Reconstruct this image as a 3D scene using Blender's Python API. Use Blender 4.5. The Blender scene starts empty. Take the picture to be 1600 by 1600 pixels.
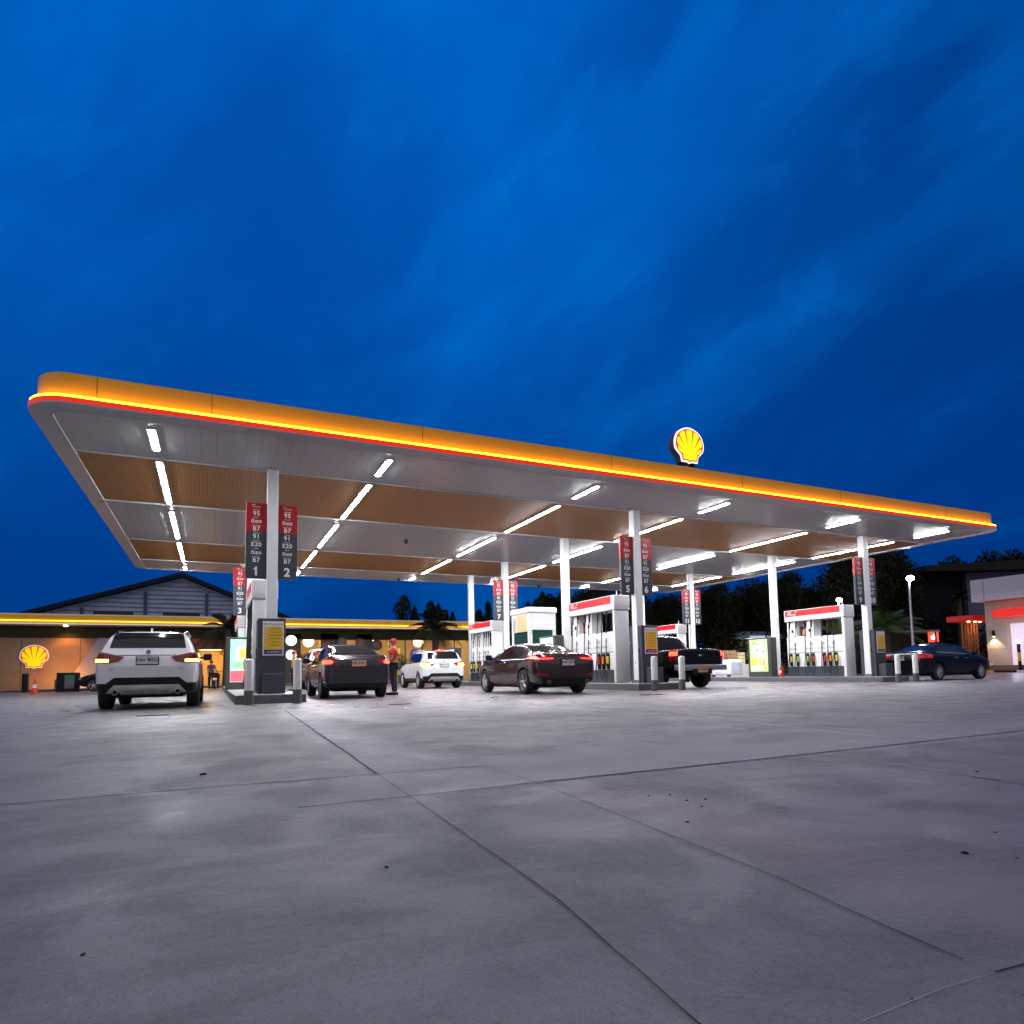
import bpy, bmesh, math, random
from mathutils import Vector, Matrix
R = math.radians
rnd = random.Random(7)
scene = bpy.context.scene
C = scene.collection

# ---------------------------------------------------------------- camera
cam_d = bpy.data.cameras.new('camera'); cam = bpy.data.objects.new('camera', cam_d); C.objects.link(cam)
cam_d.sensor_width = 36; cam_d.lens = 22.413; cam_d.shift_y = 0.1095; cam_d.clip_end = 3000; cam_d.clip_start = 0.05
cr, cu, cf = (Vector((0.9052559, -0.4244722, -0.0183072)), Vector((-0.0158954, -0.0768958, 0.9969124)), Vector((0.4245693, 0.9021698, 0.0763575)))
cam.matrix_world = Matrix(((cr.x, cu.x, -cf.x, 0), (cr.y, cu.y, -cf.y, 0), (cr.z, cu.z, -cf.z, 0.5835), (0, 0, 0, 1)))
scene.camera = cam
scene.view_settings.view_transform = 'Standard'; scene.view_settings.look = 'None'
scene.view_settings.exposure = 0.18; scene.view_settings.gamma = 1
scene.cycles.use_denoising = True
scene.cycles.max_bounces = 8; scene.cycles.diffuse_bounces = 4; scene.cycles.glossy_bounces = 4
scene.cycles.sample_clamp_indirect = 2.5; scene.cycles.blur_glossy = 1.0; scene.cycles.caustics_reflective = False; scene.cycles.caustics_refractive = False

# ---------------------------------------------------------------- dusk sky
SUN_EL, SUN_ROT = R(-3.0), R(205)
w = bpy.data.worlds.new('World'); scene.world = w; w.use_nodes = True
nt = w.node_tree; nt.nodes.clear(); N = nt.nodes.new; LK = nt.links.new
out = N('ShaderNodeOutputWorld'); bg = N('ShaderNodeBackground'); LK(bg.outputs[0], out.inputs[0])
tc = N('ShaderNodeTexCoord')
def wmath(op, a, b=None, c=None, clamp=False):
    n = N('ShaderNodeMath'); n.operation = op; n.use_clamp = clamp
    for i, v in enumerate((a, b, c)):
        if v is None: continue
        if isinstance(v, (int, float)): n.inputs[i].default_value = v
        else: LK(v, n.inputs[i])
    return n.outputs[0]
def wdot(vec):
    n = N('ShaderNodeVectorMath'); n.operation = 'DOT_PRODUCT'; LK(tc.outputs['Generated'], n.inputs[0]); n.inputs[1].default_value = vec
    return n.outputs['Value']
def wmix(f, a, b, mode='MIX'):
    n = N('ShaderNodeMix'); n.data_type = 'RGBA'; n.blend_type = mode
    if isinstance(f, (int, float)): n.inputs[0].default_value = f
    else: LK(f, n.inputs[0])
    for i, v in ((6, a), (7, b)):
        if isinstance(v, tuple): n.inputs[i].default_value = (*v, 1)
        else: LK(v, n.inputs[i])
    return n.outputs[2]
def wramp(f, p0, p1):
    n = N('ShaderNodeMapRange'); n.interpolation_type = 'SMOOTHSTEP'; LK(f, n.inputs[0]); n.inputs[1].default_value = p0; n.inputs[2].default_value = p1
    return n.outputs[0]
sky = N('ShaderNodeTexSky'); sky.sky_type = 'NISHITA'; sky.sun_disc = False; sky.sun_elevation = SUN_EL; sky.sun_rotation = SUN_ROT; sky.ozone_density = 6; sky.air_density = 1.0
up = wdot((0, 0, 1)); side = wdot((0.905, -0.425, 0)); ahead = wdot((0.425, 0.902, 0))
# stratus cloud layer: brightness falls to the right and towards the horizon
base = wmix(wramp(up, 0.0, 0.75), (0.0, 0.037, 0.22), (0.0, 0.112, 0.51))
base = wmix(wmath('MULTIPLY', wramp(side, -0.05, 0.60), 0.88), base, (0.0, 0.032, 0.195))
def combine(a, b, c):
    n = N('ShaderNodeCombineXYZ'); LK(a, n.inputs[0]); LK(b, n.inputs[1]); LK(c, n.inputs[2]); return n.outputs[0]
def wnoise(vec, sc, det, ro, dist):
    n = N('ShaderNodeTexNoise'); LK(vec, n.inputs[0]); n.inputs['Scale'].default_value = sc; n.inputs['Detail'].default_value = det; n.inputs['Roughness'].default_value = ro; n.inputs['Distortion'].default_value = dist; return n.outputs[0]
along = wdot((0.52, -0.36, 0.72)); across = wdot((0.66, -0.10, -0.74)); third = wdot((0.42, 0.90, 0.1))
cloud = wnoise(combine(wmath('MULTIPLY', along, 1.1), wmath('MULTIPLY', across, 2.6), third), 1.7, 4, 0.48, 0.35)
wisp = wnoise(combine(wmath('MULTIPLY', along, 1.7), wmath('MULTIPLY', across, 3.4), third), 2.9, 6, 0.58, 0.35)
patchy = wnoise(combine(along, across, third), 2.2, 2, 0.5, 0.0)
dark = wmath('MULTIPLY', wramp(cloud, 0.44, 0.66), 0.40)
base = wmix(dark, base, (0.0, 0.044, 0.27))
mott = wnoise(combine(along, wmath('MULTIPLY', across, 1.6), third), 4.2, 6, 0.6, 0.4)
base = wmix(wmath('MULTIPLY', wramp(mott, 0.46, 0.70), 0.22), base, (0.0, 0.045, 0.28))
base = wmix(wmath('MULTIPLY', wmath('MULTIPLY', wramp(mott, 0.50, 0.30), wramp(up, 0.12, 0.5)), 0.20), base, (0.0, 0.18, 0.68))
spot = wmath('MULTIPLY', wramp(wdot((0.4667, 0.5352, 0.704)), 0.86, 0.995), 0.75)
lite = wmath('MULTIPLY', wmath('MULTIPLY', wramp(wisp, 0.48, 0.74), wmath('MAXIMUM', wramp(patchy, 0.44, 0.64), spot)), wmath('MULTIPLY', wramp(up, 0.10, 0.50), 0.32))
base = wmix(lite, base, (0.0, 0.215, 0.76))
soft = wmath('MULTIPLY', wramp(cloud, 0.50, 0.34), 0.22)
base = wmix(soft, base, (0.0, 0.165, 0.66))
# added grey glow low in the unseen sky behind the camera, lighting front faces
low = wmath('SUBTRACT', 1.0, wmath('ABSOLUTE', up)); glow = wmath('MULTIPLY', wramp(ahead, 0.05, -0.75), wmath('MULTIPLY', low, low))
col = wmix(glow, base, (0.30, 0.27, 0.26))
# added grey fill in the unseen sky overhead and behind, lighting the foreground
overhead_fill = wmath('MULTIPLY', wramp(ahead, 0.34, -0.15), wramp(up, 0.12, 0.55))
col = wmix(overhead_fill, col, (0.50, 0.475, 0.52))
add = wmix(0.05, col, sky.outputs[0], 'ADD')
LK(add, bg.inputs[0]); bg.inputs[1].default_value = 0.92

# ---------------------------------------------------------------- materials
_M = {}
def mat(name, col=(0.5, 0.5, 0.5), rough=0.5, metal=0.0, emit=None, es=0.0, var=0.10, scale=6.0, coat=0.0, bump=0.0, spec=0.5, trans=0.0, alpha=1.0):
    if name in _M: return _M[name]
    m = bpy.data.materials.new(name); m.use_nodes = True; t = m.node_tree; b = t.nodes['Principled BSDF']
    b.inputs['Roughness'].default_value = rough; b.inputs['Metallic'].default_value = metal
    b.inputs['Coat Weight'].default_value = coat; b.inputs['Coat Roughness'].default_value = 0.05
    b.inputs['Specular IOR Level'].default_value = spec
    b.inputs['Transmission Weight'].default_value = trans; b.inputs['Alpha'].default_value = alpha
    tcn = t.nodes.new('ShaderNodeTexCoord'); nz = t.nodes.new('ShaderNodeTexNoise'); nz.inputs['Scale'].default_value = scale; nz.inputs['Detail'].default_value = 5
    t.links.new(tcn.outputs['Object'], nz.inputs['Vector'])
    rp = t.nodes.new('ShaderNodeMapRange'); t.links.new(nz.outputs[0], rp.inputs[0]); rp.inputs[1].default_value = 0.3; rp.inputs[2].default_value = 0.7
    rp.inputs[3].default_value = 1 - var; rp.inputs[4].default_value = 1 + var
    mx = t.nodes.new('ShaderNodeVectorMath'); mx.operation = 'SCALE'; mx.inputs[0].default_value = col; t.links.new(rp.outputs[0], mx.inputs['Scale'])
    t.links.new(mx.outputs[0], b.inputs['Base Color'])
    rr = t.nodes.new('ShaderNodeMapRange'); t.links.new(nz.outputs[0], rr.inputs[0]); rr.inputs[3].default_value = max(0, rough - 0.06); rr.inputs[4].default_value = min(1, rough + 0.06)
    t.links.new(rr.outputs[0], b.inputs['Roughness'])
    if bump:
        bp = t.nodes.new('ShaderNodeBump'); bp.inputs['Strength'].default_value = bump; bp.inputs['Distance'].default_value = 0.02
        t.links.new(nz.outputs[0], bp.inputs['Height']); t.links.new(bp.outputs[0], b.inputs['Normal'])
    if emit:
        b.inputs['Emission Color'].default_value = (*emit, 1); b.inputs['Emission Strength'].default_value = es
    _M[name] = m; return m

WHITE = mat('white_paint', (0.80, 0.80, 0.80), 0.35, var=0.04)
OFFWHITE = mat('white_cladding', (0.74, 0.73, 0.72), 0.38, var=0.05, scale=2)
GREY = mat('dark_grey_panel', (0.050, 0.056, 0.070), 0.42, var=0.10, spec=0.3)
DGREY = mat('grey_sheet', (0.16, 0.16, 0.18), 0.5)
BLACK = mat('black_plastic', (0.012, 0.012, 0.013), 0.45, spec=0.2)
RUBBER = mat('black_rubber', (0.012, 0.012, 0.012), 0.75)
RED = mat('red_panel', (0.62, 0.008, 0.012), 0.35, var=0.05)
YELLOW = mat('yellow_sheet', (0.82, 0.46, 0.0), 0.38, var=0.06, scale=1.5)
CHROME = mat('chrome', (0.75, 0.75, 0.77), 0.14, 1.0, var=0.03)
ALLOY = mat('alloy', (0.62, 0.63, 0.65), 0.32, 0.45, var=0.05)
STEEL = mat('galvanised_steel', (0.45, 0.46, 0.48), 0.4, 0.8)
GLASS = mat('dark_tinted_glass', (0.006, 0.007, 0.010), 0.06, spec=0.6, var=0.05)
TUBE = mat('white_led_tube', (0.9, 0.9, 0.9), 0.5, emit=(0.93, 0.95, 1.0), es=250)
LED = mat('yellow_led_strip', (0.9, 0.6, 0.1), 0.5, emit=(1.0, 0.60, 0.009), es=14)
LEDRED = mat('red_lit_band', (0.62, 0.01, 0.006), 0.35, emit=(1.0, 0.03, 0.008), es=0.55)
WARM = mat('warm_lamp', (0.9, 0.8, 0.5), 0.5, emit=(1.0, 0.72, 0.32), es=9)

# ---------------------------------------------------------------- mesh building
_TX = {}
def text_mesh(s, bold=0.0, space=1.0):
    k = (s, bold, space)
    if k not in _TX:
        c = bpy.data.curves.new('lettering', 'FONT'); c.body = s; c.size = 1; c.align_x = 'CENTER'; c.align_y = 'CENTER'; c.offset = bold; c.space_character = space; c.resolution_u = 3
        o = bpy.data.objects.new('lettering', c); C.objects.link(o); bpy.context.view_layer.update()
        _TX[k] = bpy.data.meshes.new_from_object(o.evaluated_get(bpy.context.evaluated_depsgraph_get()))
        bpy.data.objects.remove(o); bpy.data.curves.remove(c)
    return _TX[k]

class MB:
    def __init__(s): s.bm = bmesh.new(); s.mats = []
    def mi(s, m):
        if m not in s.mats: s.mats.append(m)
        return s.mats.index(m)
    def _fin(s, fs, m):
        i = s.mi(m)
        for f in fs: f.material_index = i
    def poly(s, pts, m):
        f = s.bm.faces.new([s.bm.verts.new(p) for p in pts]); s._fin([f], m); return f
    def box(s, x0, x1, y0, y1, z0, z1, m, bev=0.0, seg=2):
        v = [s.bm.verts.new((x, y, z)) for x in (x0, x1) for y in (y0, y1) for z in (z0, z1)]
        fs = [s.bm.faces.new([v[i] for i in q]) for q in ((0, 1, 3, 2), (4, 6, 7, 5), (0, 4, 5, 1), (2, 3, 7, 6), (0, 2, 6, 4), (1, 5, 7, 3))]
        s._fin(fs, m)
        if bev:
            es = list({e for f in fs for e in f.edges})
            r = bmesh.ops.bevel(s.bm, geom=es, offset=bev, segments=seg, profile=0.5, affect='EDGES'); s._fin(r['faces'], m)
        return s
    def prism(s, pts2, ax, a, b, m):
        # pts2 in the plane across axis ax: 'x' -> (y,z), 'y' -> (x,z), 'z' -> (x,y)
        def P(u, v, t): return {'x': (t, u, v), 'y': (u, t, v), 'z': (u, v, t)}[ax]
        A = [s.bm.verts.new(P(u, v, a)) for u, v in pts2]; B = [s.bm.verts.new(P(u, v, b)) for u, v in pts2]
        n = len(A); fs = [s.bm.faces.new(A), s.bm.faces.new(B[::-1])]
        for i in range(n): fs.append(s.bm.faces.new((A[i], B[i], B[(i + 1) % n], A[(i + 1) % n])))
        s._fin(fs, m); bmesh.ops.recalc_face_normals(s.bm, faces=fs); return s
    def lathe(s, prof, c, ax, m, n=16, cap=True):
        c = Vector(c); rings = []; cap = cap and prof[0] != prof[-1]
        for r, t in prof:
            ring = []
            for i in range(n):
                a = 2 * math.pi * i / n; u, v = r * math.cos(a), r * math.sin(a)
                ring.append(s.bm.verts.new(c + Vector({'x': (t, u, v), 'y': (u, t, v), 'z': (u, v, t)}[ax])))
            rings.append(ring)
        fs = []
        for A, B in zip(rings, rings[1:]):
            for i in range(n): fs.append(s.bm.faces.new((A[i], A[(i + 1) % n], B[(i + 1) % n], B[i])))
        if cap and prof[0][0] > 1e-5: fs.append(s.bm.faces.new(rings[0][::-1]))
        if cap and prof[-1][0] > 1e-5: fs.append(s.bm.faces.new(rings[-1]))
        s._fin(fs, m); bmesh.ops.recalc_face_normals(s.bm, faces=fs); return s
    def cyl(s, c, ax, r, a, b, m, n=16): return s.lathe([(r, a), (r, b)], c, ax, m, n)
    def tube(s, pts, r, m, n=6, r1=None):
        pts = [Vector(p) for p in pts]; rings = []; L = len(pts)
        for i, p in enumerate(pts):
            d = (pts[min(i + 1, L - 1)] - pts[max(i - 1, 0)]).normalized()
            a = Vector((0, 0, 1)) if abs(d.z) < 0.9 else Vector((1, 0, 0))
            u = d.cross(a).normalized(); v = d.cross(u); rr = r + ((r1 - r) * i / (L - 1) if r1 is not None else 0)
            rings.append([s.bm.verts.new(p + u * rr * math.cos(2 * math.pi * k / n) + v * rr * math.sin(2 * math.pi * k / n)) for k in range(n)])
        fs = []
        for A, B in zip(rings, rings[1:]):
            for k in range(n): fs.append(s.bm.faces.new((A[k], A[(k + 1) % n], B[(k + 1) % n], B[k])))
        fs += [s.bm.faces.new(rings[0][::-1]), s.bm.faces.new(rings[-1])]
        s._fin(fs, m); bmesh.ops.recalc_face_normals(s.bm, faces=fs); return s
    def text(s, t, size, M, m, bold=0.0, space=1.0):
        i = s.mi(m); me = text_mesh(t, bold, space).copy(); me.materials.clear(); me.transform(M @ Matrix.Scale(size, 4))
        me.polygons.foreach_set('material_index', [i] * len(me.polygons)); s.bm.from_mesh(me); bpy.data.meshes.remove(me)
        return s
    def build(s, name, parent=None, smooth=None):
        me = bpy.data.meshes.new(name); s.bm.to_mesh(me); s.bm.free()
        for m in s.mats: me.materials.append(m)
        if smooth:
            me.shade_smooth(); me.set_sharp_from_angle(angle=R(smooth))
        o = bpy.data.objects.new(name, me); C.objects.link(o)
        if parent: o.parent = parent
        return o
def face(pos, facing):
    """matrix that lays flat lettering upright at pos, read from the side it faces ('-y', '-x', '+x', '+y')"""
    a = {'-y': 0, '+x': 90, '+y': 180, '-x': -90}[facing]
    return Matrix.Translation(pos) @ Matrix.Rotation(R(a), 4, 'Z') @ Matrix.Rotation(R(90), 4, 'X')
def tag(o, label, cat, group=None, kind=None):
    o['label'] = label; o['category'] = cat
    if group: o['group'] = group
    if kind: o['kind'] = kind
    return o
def thing(name, label, cat, loc=(0, 0, 0), rz=0.0, group=None):
    o = bpy.data.objects.new(name, None); C.objects.link(o); o.location = loc; o.rotation_euler = (0, 0, R(rz)); o.empty_display_size = 0.2
    return tag(o, label, cat, group)
def struct(o): o['kind'] = 'structure'; return o
def kids(o): return [c for c in C.objects if c.parent == o]
def copy_tree(o, loc=None, rz=None, label=None, parent=None):
    c = o.copy(); C.objects.link(c); c.parent = parent
    if loc is not None: c.location = loc
    if rz is not None: c.rotation_euler = (0, 0, R(rz))
    if label: c['label'] = label
    for k in kids(o): copy_tree(k, parent=c)
    return c
# ---------------------------------------------------------------- ground
def ground_mat():
    m = bpy.data.materials.new('cast_concrete'); m.use_nodes = True; t = m.node_tree; b = t.nodes['Principled BSDF']; n = t.nodes.new; l = t.links.new
    tcn = n('ShaderNodeTexCoord')
    def noise(sc, det=6, ro=0.55, dist=0.0, vec=None):
        z = n('ShaderNodeTexNoise'); z.inputs['Scale'].default_value = sc; z.inputs['Detail'].default_value = det; z.inputs['Roughness'].default_value = ro; z.inputs['Distortion'].default_value = dist
        l(vec or tcn.outputs['Object'], z.inputs['Vector']); return z.outputs[0]
    def mr(f, a, b_, c, d):
        z = n('ShaderNodeMapRange'); z.interpolation_type = 'SMOOTHSTEP'; l(f, z.inputs[0])
        for i, v in enumerate((a, b_, c, d)): z.inputs[i + 1].default_value = v
        return z.outputs[0]
    def mix(f, a, b_, mode='MIX'):
        z = n('ShaderNodeMix'); z.data_type = 'RGBA'; z.blend_type = mode
        if isinstance(f, float): z.inputs[0].default_value = f
        else: l(f, z.inputs[0])
        for i, v in ((6, a), (7, b_)):
            if isinstance(v, tuple): z.inputs[i].default_value = (*v, 1)
            else: l(v, z.inputs[i])
        return z.outputs[2]
    big = noise(0.28, 4, 0.5, 0.4); mid = noise(1.7, 8, 0.62, 0.6); fine = noise(38, 4, 0.6); swm = n('ShaderNodeMapping'); swm.inputs['Scale'].default_value = (0.5, 3.0, 1); l(tcn.outputs['Object'], swm.inputs[0])
    sweep = noise(2.2, 6, 0.6, 0.8, swm.outputs[0])
    pos = n('ShaderNodeSeparateXYZ'); l(tcn.outputs['Object'], pos.inputs[0])
    def ma(op, a, b_):
        z = n('ShaderNodeMath'); z.operation = op
        for i, v in enumerate((a, b_)):
            if isinstance(v, (int, float)): z.inputs[i].default_value = v
            else: l(v, z.inputs[i])
        return z.outputs[0]
    slab = mr(ma('ADD', ma('MULTIPLY', pos.outputs[0], 0.22), ma('MULTIPLY', big, 2.0)), 0.6, 1.8, 0, 1)  # pinker towards the right: reflected red light put into the concrete colour
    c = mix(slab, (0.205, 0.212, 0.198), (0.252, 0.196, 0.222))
    c = mix(mr(big, 0.30, 0.70, 0, 0.45), c, (0.165, 0.155, 0.152))
    c = mix(mr(mid, 0.40, 0.64, 0, 0.52), c, (0.113, 0.112, 0.108))
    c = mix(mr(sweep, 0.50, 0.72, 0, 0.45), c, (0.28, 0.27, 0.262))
    stain = noise(1.1, 8, 0.68, 1.4); c = mix(mr(stain, 0.585, 0.70, 0, 0.62), c, (0.085, 0.082, 0.076))
    scm = n('ShaderNodeMapping'); scm.inputs['Rotation'].default_value = (0, 0, 0.2); scm.inputs['Scale'].default_value = (1.2, 9, 1); l(tcn.outputs['Object'], scm.inputs[0])
    scuff = noise(2.6, 7, 0.7, 0.9, scm.outputs[0]); c = mix(mr(scuff, 0.60, 0.70, 0, 0.45), c, (0.100, 0.096, 0.088))
    oil = noise(3.3, 3, 0.5, 0.3); c = mix(mr(oil, 0.70, 0.76, 0, 0.65), c, (0.050, 0.048, 0.046))
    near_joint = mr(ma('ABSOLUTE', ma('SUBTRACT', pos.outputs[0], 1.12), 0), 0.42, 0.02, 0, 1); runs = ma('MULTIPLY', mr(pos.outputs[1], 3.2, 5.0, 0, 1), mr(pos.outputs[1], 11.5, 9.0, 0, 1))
    c = mix(ma('MULTIPLY', ma('MULTIPLY', near_joint, runs), mr(mid, 0.36, 0.58, 0.10, 0.90)), c, (0.52, 0.50, 0.50))  # pale sheen along the long joint, painted into the colour
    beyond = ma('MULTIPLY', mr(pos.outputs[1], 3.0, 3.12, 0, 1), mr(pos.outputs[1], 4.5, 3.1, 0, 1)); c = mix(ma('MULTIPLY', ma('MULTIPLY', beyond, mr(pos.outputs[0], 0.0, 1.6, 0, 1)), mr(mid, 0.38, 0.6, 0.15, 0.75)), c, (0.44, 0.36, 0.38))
    pink = ma('MULTIPLY', mr(pos.outputs[0], 1.45, 1.62, 0, 1), mr(pos.outputs[0], 2.3, 1.6, 0, 1)); c = mix(ma('MULTIPLY', ma('MULTIPLY', pink, mr(pos.outputs[1], 3.0, 2.6, 0, 1)), mr(big, 0.35, 0.65, 0.25, 0.85)), c, (0.36, 0.215, 0.235))  # pink patch by the joint: red reflection painted into the colour
    grit = noise(150, 2, 0.5); c = mix(mr(grit, 0.58, 0.68, 0, 0.60), c, (0.06, 0.06, 0.064))
    pale = noise(210, 2, 0.5); c = mix(mr(pale, 0.60, 0.70, 0, 0.50), c, (0.34, 0.34, 0.35))
    c = mix(mr(fine, 0.35, 0.65, 0, 0.22), c, (0.30, 0.285, 0.26))
    l(c, b.inputs['Base Color'])
    rg = n('ShaderNodeMath'); rg.operation = 'ADD'; l(mr(mid, 0.3, 0.7, 0.58, 0.74), rg.inputs[0]); l(mr(stain, 0.50, 0.72, 0.0, -0.20), rg.inputs[1]); 
    sy = n('ShaderNodeSeparateXYZ'); l(tcn.outputs['Object'], sy.inputs[0]); rg2 = n('ShaderNodeMath'); rg2.operation = 'ADD'; l(rg.outputs[0], rg2.inputs[0]); l(mr(sy.outputs[1], 7.0, 13.5, 0.0, -0.29), rg2.inputs[1]); l(rg2.outputs[0], b.inputs['Roughness'])
    hs = n('ShaderNodeMath'); hs.operation = 'MULTIPLY_ADD'; l(fine, hs.inputs[0]); hs.inputs[1].default_value = 0.35; l(mid, hs.inputs[2])
    bp = n('ShaderNodeBump'); bp.inputs['Strength'].default_value = 0.16; bp.inputs['Distance'].default_value = 0.03; l(hs.outputs[0], bp.inputs['Height']); l(bp.outputs[0], b.inputs['Normal'])
    b.inputs['Specular IOR Level'].default_value = 0.35
    return m
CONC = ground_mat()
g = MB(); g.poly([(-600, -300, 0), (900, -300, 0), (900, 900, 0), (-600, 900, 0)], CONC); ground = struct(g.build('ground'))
JOINT = mat('joint_sealant', (0.028, 0.028, 0.030), 0.7, spec=0.2)
PALEJ = mat('filled_joint', (0.34, 0.32, 0.29), 0.45)
jb = MB()
def strip(pts, wd, m, z=0.004, wob=0.004):
    P = []
    for (ax, ay), (bx, by) in zip(pts, pts[1:]):
        L = math.hypot(bx - ax, by - ay); k = max(1, int(L / 0.12))
        for i in range(k): P.append((ax + (bx - ax) * i / k, ay + (by - ay) * i / k))
    P.append(pts[-1]); Lf = []; Rt = []
    for i, (x, y) in enumerate(P):
        a, c = P[max(0, i - 1)], P[min(len(P) - 1, i + 1)]; dx, dy = c[0] - a[0], c[1] - a[1]; d = math.hypot(dx, dy) or 1; nx, ny = -dy / d, dx / d
        o = rnd.uniform(-wob, wob); h = wd / 2 * rnd.uniform(0.7, 1.25)
        Lf.append((x + nx * (o + h), y + ny * (o + h), z)); Rt.append((x + nx * (o - h), y + ny * (o - h), z))
    for i in range(len(P) - 1): jb.poly([Rt[i], Rt[i + 1], Lf[i + 1], Lf[i]], m)
strip([(1.167, 11.93), (1.03, 7.8), (0.895, 3.807)], 0.020, JOINT)
strip([(0.895, 3.807), (0.867, 3.032), (0.827, 1.789), (0.809, 1.464), (0.769, 1.151), (0.764, 1.088), (0.742, 0.919), (0.735, 0.87), (0.69, 0.2)], 0.0042, JOINT, wob=0.002)
strip([(-9, 3.98), (-0.906, 3.845), (0.895, 3.807), (1.56, 3.782)], 0.014, JOINT)
strip([(1.56, 3.782), (1.568, 3.087), (1.436, 1.343), (1.39, 1.082), (1.351, 0.808)], 0.0040, JOINT, wob=0.002)
strip([(0.354, 3.03), (0.867, 3.032), (1.612, 3.061)], 0.012, JOINT)
strip([(1.612, 3.061), (3.688, 3.096), (6.397, 3.182), (14, 3.32)], 0.022, JOINT)
strip([(0.971, 0.75), (1.212, 0.756), (1.347, 0.749)], 0.002, PALEJ, wob=0.001)
strip([(1.347, 0.749), (1.429, 0.742), (3, 0.70)], 0.005, JOINT, wob=0.001)
strip([(5.856, 12.0), (5.856, 7.22), (5.246, 4.936), (4.952, 3.362)], 0.022, PALEJ)
strip([(3.75, 3.096), (3.58, 1.799), (3.5, 0.6)], 0.012, PALEJ)
strip([(-9, 7.9), (1.1, 7.8), (14, 7.7)], 0.016, PALEJ)
strip([(-14, 12.2), (1.1, 12.1), (24, 11.9)], 0.014, PALEJ)
joints = struct(jb.build('ground_joint'))

def drain(x, y, L, label):
    b = MB(); b.box(-L / 2, L / 2, -0.06, 0.06, 0.001, 0.012, mat('drain_iron', (0.02, 0.02, 0.022), 0.5, 0.6))
    for i in range(int(L / 0.05)): b.box(-L / 2 + 0.02 + i * 0.05, -L / 2 + 0.045 + i * 0.05, -0.045, 0.045, 0.012, 0.016, STEEL)
    o = b.build('drain_grate'); o.location = (x, y, 0); tag(o, label, 'drain', 'drain grates in the forecourt')
drain(-0.85, 11.9, 0.46, 'dark iron drain grate in the concrete right behind the near white SUV')
drain(3.4, 12.56, 0.42, 'dark iron drain grate in the concrete in front of the dark sedan and attendant')
drain(9.5, 12.45, 0.6, 'dark iron drain grate in the concrete before the bollards of boards 5 and 6')
PEB = mat('dark_pebble', (0.02, 0.02, 0.022), 0.8)
for i, (x, y, r) in enumerate([(0.49, 1.97, .008), (-0.24, 1.67, .007), (-0.04, 4.36, .022), (1.85, 2.47, .007), (1.95, 2.44, .008), (1.93, 2.3, .008), (2.02, 2.28, .008), (1.9, 2.17, .007), (1.66, 1.98, .008), (2.47, 1.34, .006), (2.12, 1.24, .012), (2.2, 1.14, .005), (3.78, 2.12, .012), (1.12, 0.76, .004)]):
    bm = bmesh.new(); bmesh.ops.create_icosphere(bm, subdivisions=2, radius=1)
    for v in bm.verts: v.co *= rnd.uniform(0.8, 1.15)
    for v in bm.verts: v.co = Vector((v.co.x * r * 0.95, v.co.y * r * 0.65, (v.co.z + 0.75) * r * 0.34))
    me = bpy.data.meshes.new('pebble'); bm.to_mesh(me); bm.free(); me.materials.append(PEB); o = bpy.data.objects.new('pebble', me); C.objects.link(o); o.location = (x, y, 0); o.rotation_euler.z = rnd.uniform(0, 3)
    L = {0: 'dark crumb lying alone left of the long dark joint', 1: 'largest dark crumb near the bottom left corner of the concrete', 2: 'flat dark scrap on the concrete beyond the left cross joint', 9: 'small dark crumb at the far right of the concrete', 10: 'flat dark scrap near the right edge, in front of the scattered crumbs', 11: 'tiny dark crumb nearest the right edge of the concrete', 12: 'dark scrap on the right, close before the long cross joint', 13: 'tiny dark crumb beside the broken joint at lower right'}.get(i, 'small dark crumb in the loose cluster right of the joint crossing')
    tag(o, L, 'pebble', 'dark crumbs on the concrete')

# ---------------------------------------------------------------- canopy
X0, X1, Y0, Y1, ZS = -3.187, 27.076, 13.562, 33.264, 5.632
YA, YB, YC, YD = 16.368, 20.692, 26.195, 30.494
COLX = [1.271, 12.015, 22.759]
canopy = thing('canopy', 'long filling station canopy with yellow fascia and glowing yellow edge line', 'canopy', (0, 0, 0))
def ring_path(off, rad=0.75, seg=8):
    x0, x1, y0, y1 = X0 - off, X1 + off, Y0 - off, Y1 + off; r = rad + off; P = []
    for cx, cy, a0 in ((x1 - r, y0 + r, -90), (x1 - r, y1 - r, 0), (x0 + r, y1 - r, 90), (x0 + r, y0 + r, 180)):
        for i in range(seg + 1):
            a = R(a0 + 90 * i / seg); P.append((cx + r * math.cos(a), cy + r * math.sin(a)))
    return P
def sweep(prof, name, m, smooth=40):
    b = MB(); rings = [[b.bm.verts.new((x, y, z)) for x, y in ring_path(o)] for o, z in prof]; fs = []
    n = len(rings[0]); k = len(prof)
    for j in range(k):
        A, B = rings[j], rings[(j + 1) % k]
        for i in range(n): fs.append(b.bm.faces.new((A[i], A[(i + 1) % n], B[(i + 1) % n], B[i])))
    b._fin(fs, m); bmesh.ops.recalc_face_normals(b.bm, faces=fs); return b.build(name, canopy, smooth)
def fascia_mat():
    m = mat('yellow_fascia', (0.74, 0.37, 0.0), 0.34, var=0.05, scale=0.7); return m
sweep([(-0.13, 5.765), (-0.135, 6.235), (-0.16, 6.26), (-0.30, 6.26), (-0.30, 5.765)], 'fascia', fascia_mat())
sweep([(0.0, 5.650), (0.0, 5.745), (-0.02, 5.752), (-0.28, 5.752), (-0.28, 5.650)], 'red_band', LEDRED)
sweep([(-0.012, 5.754), (-0.012, 5.788), (-0.04, 5.788), (-0.04, 5.754)], 'led_line', LED)
SOF = mat('white_soffit_sheet', (0.50, 0.50, 0.51), 0.30, var=0.03, scale=0.6)
sweep([(-0.002, 5.622), (-0.002, 5.648), (-0.38, 5.648), (-0.38, 5.600), (-0.30, 5.615)], 'edge_trim', SOF)
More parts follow.
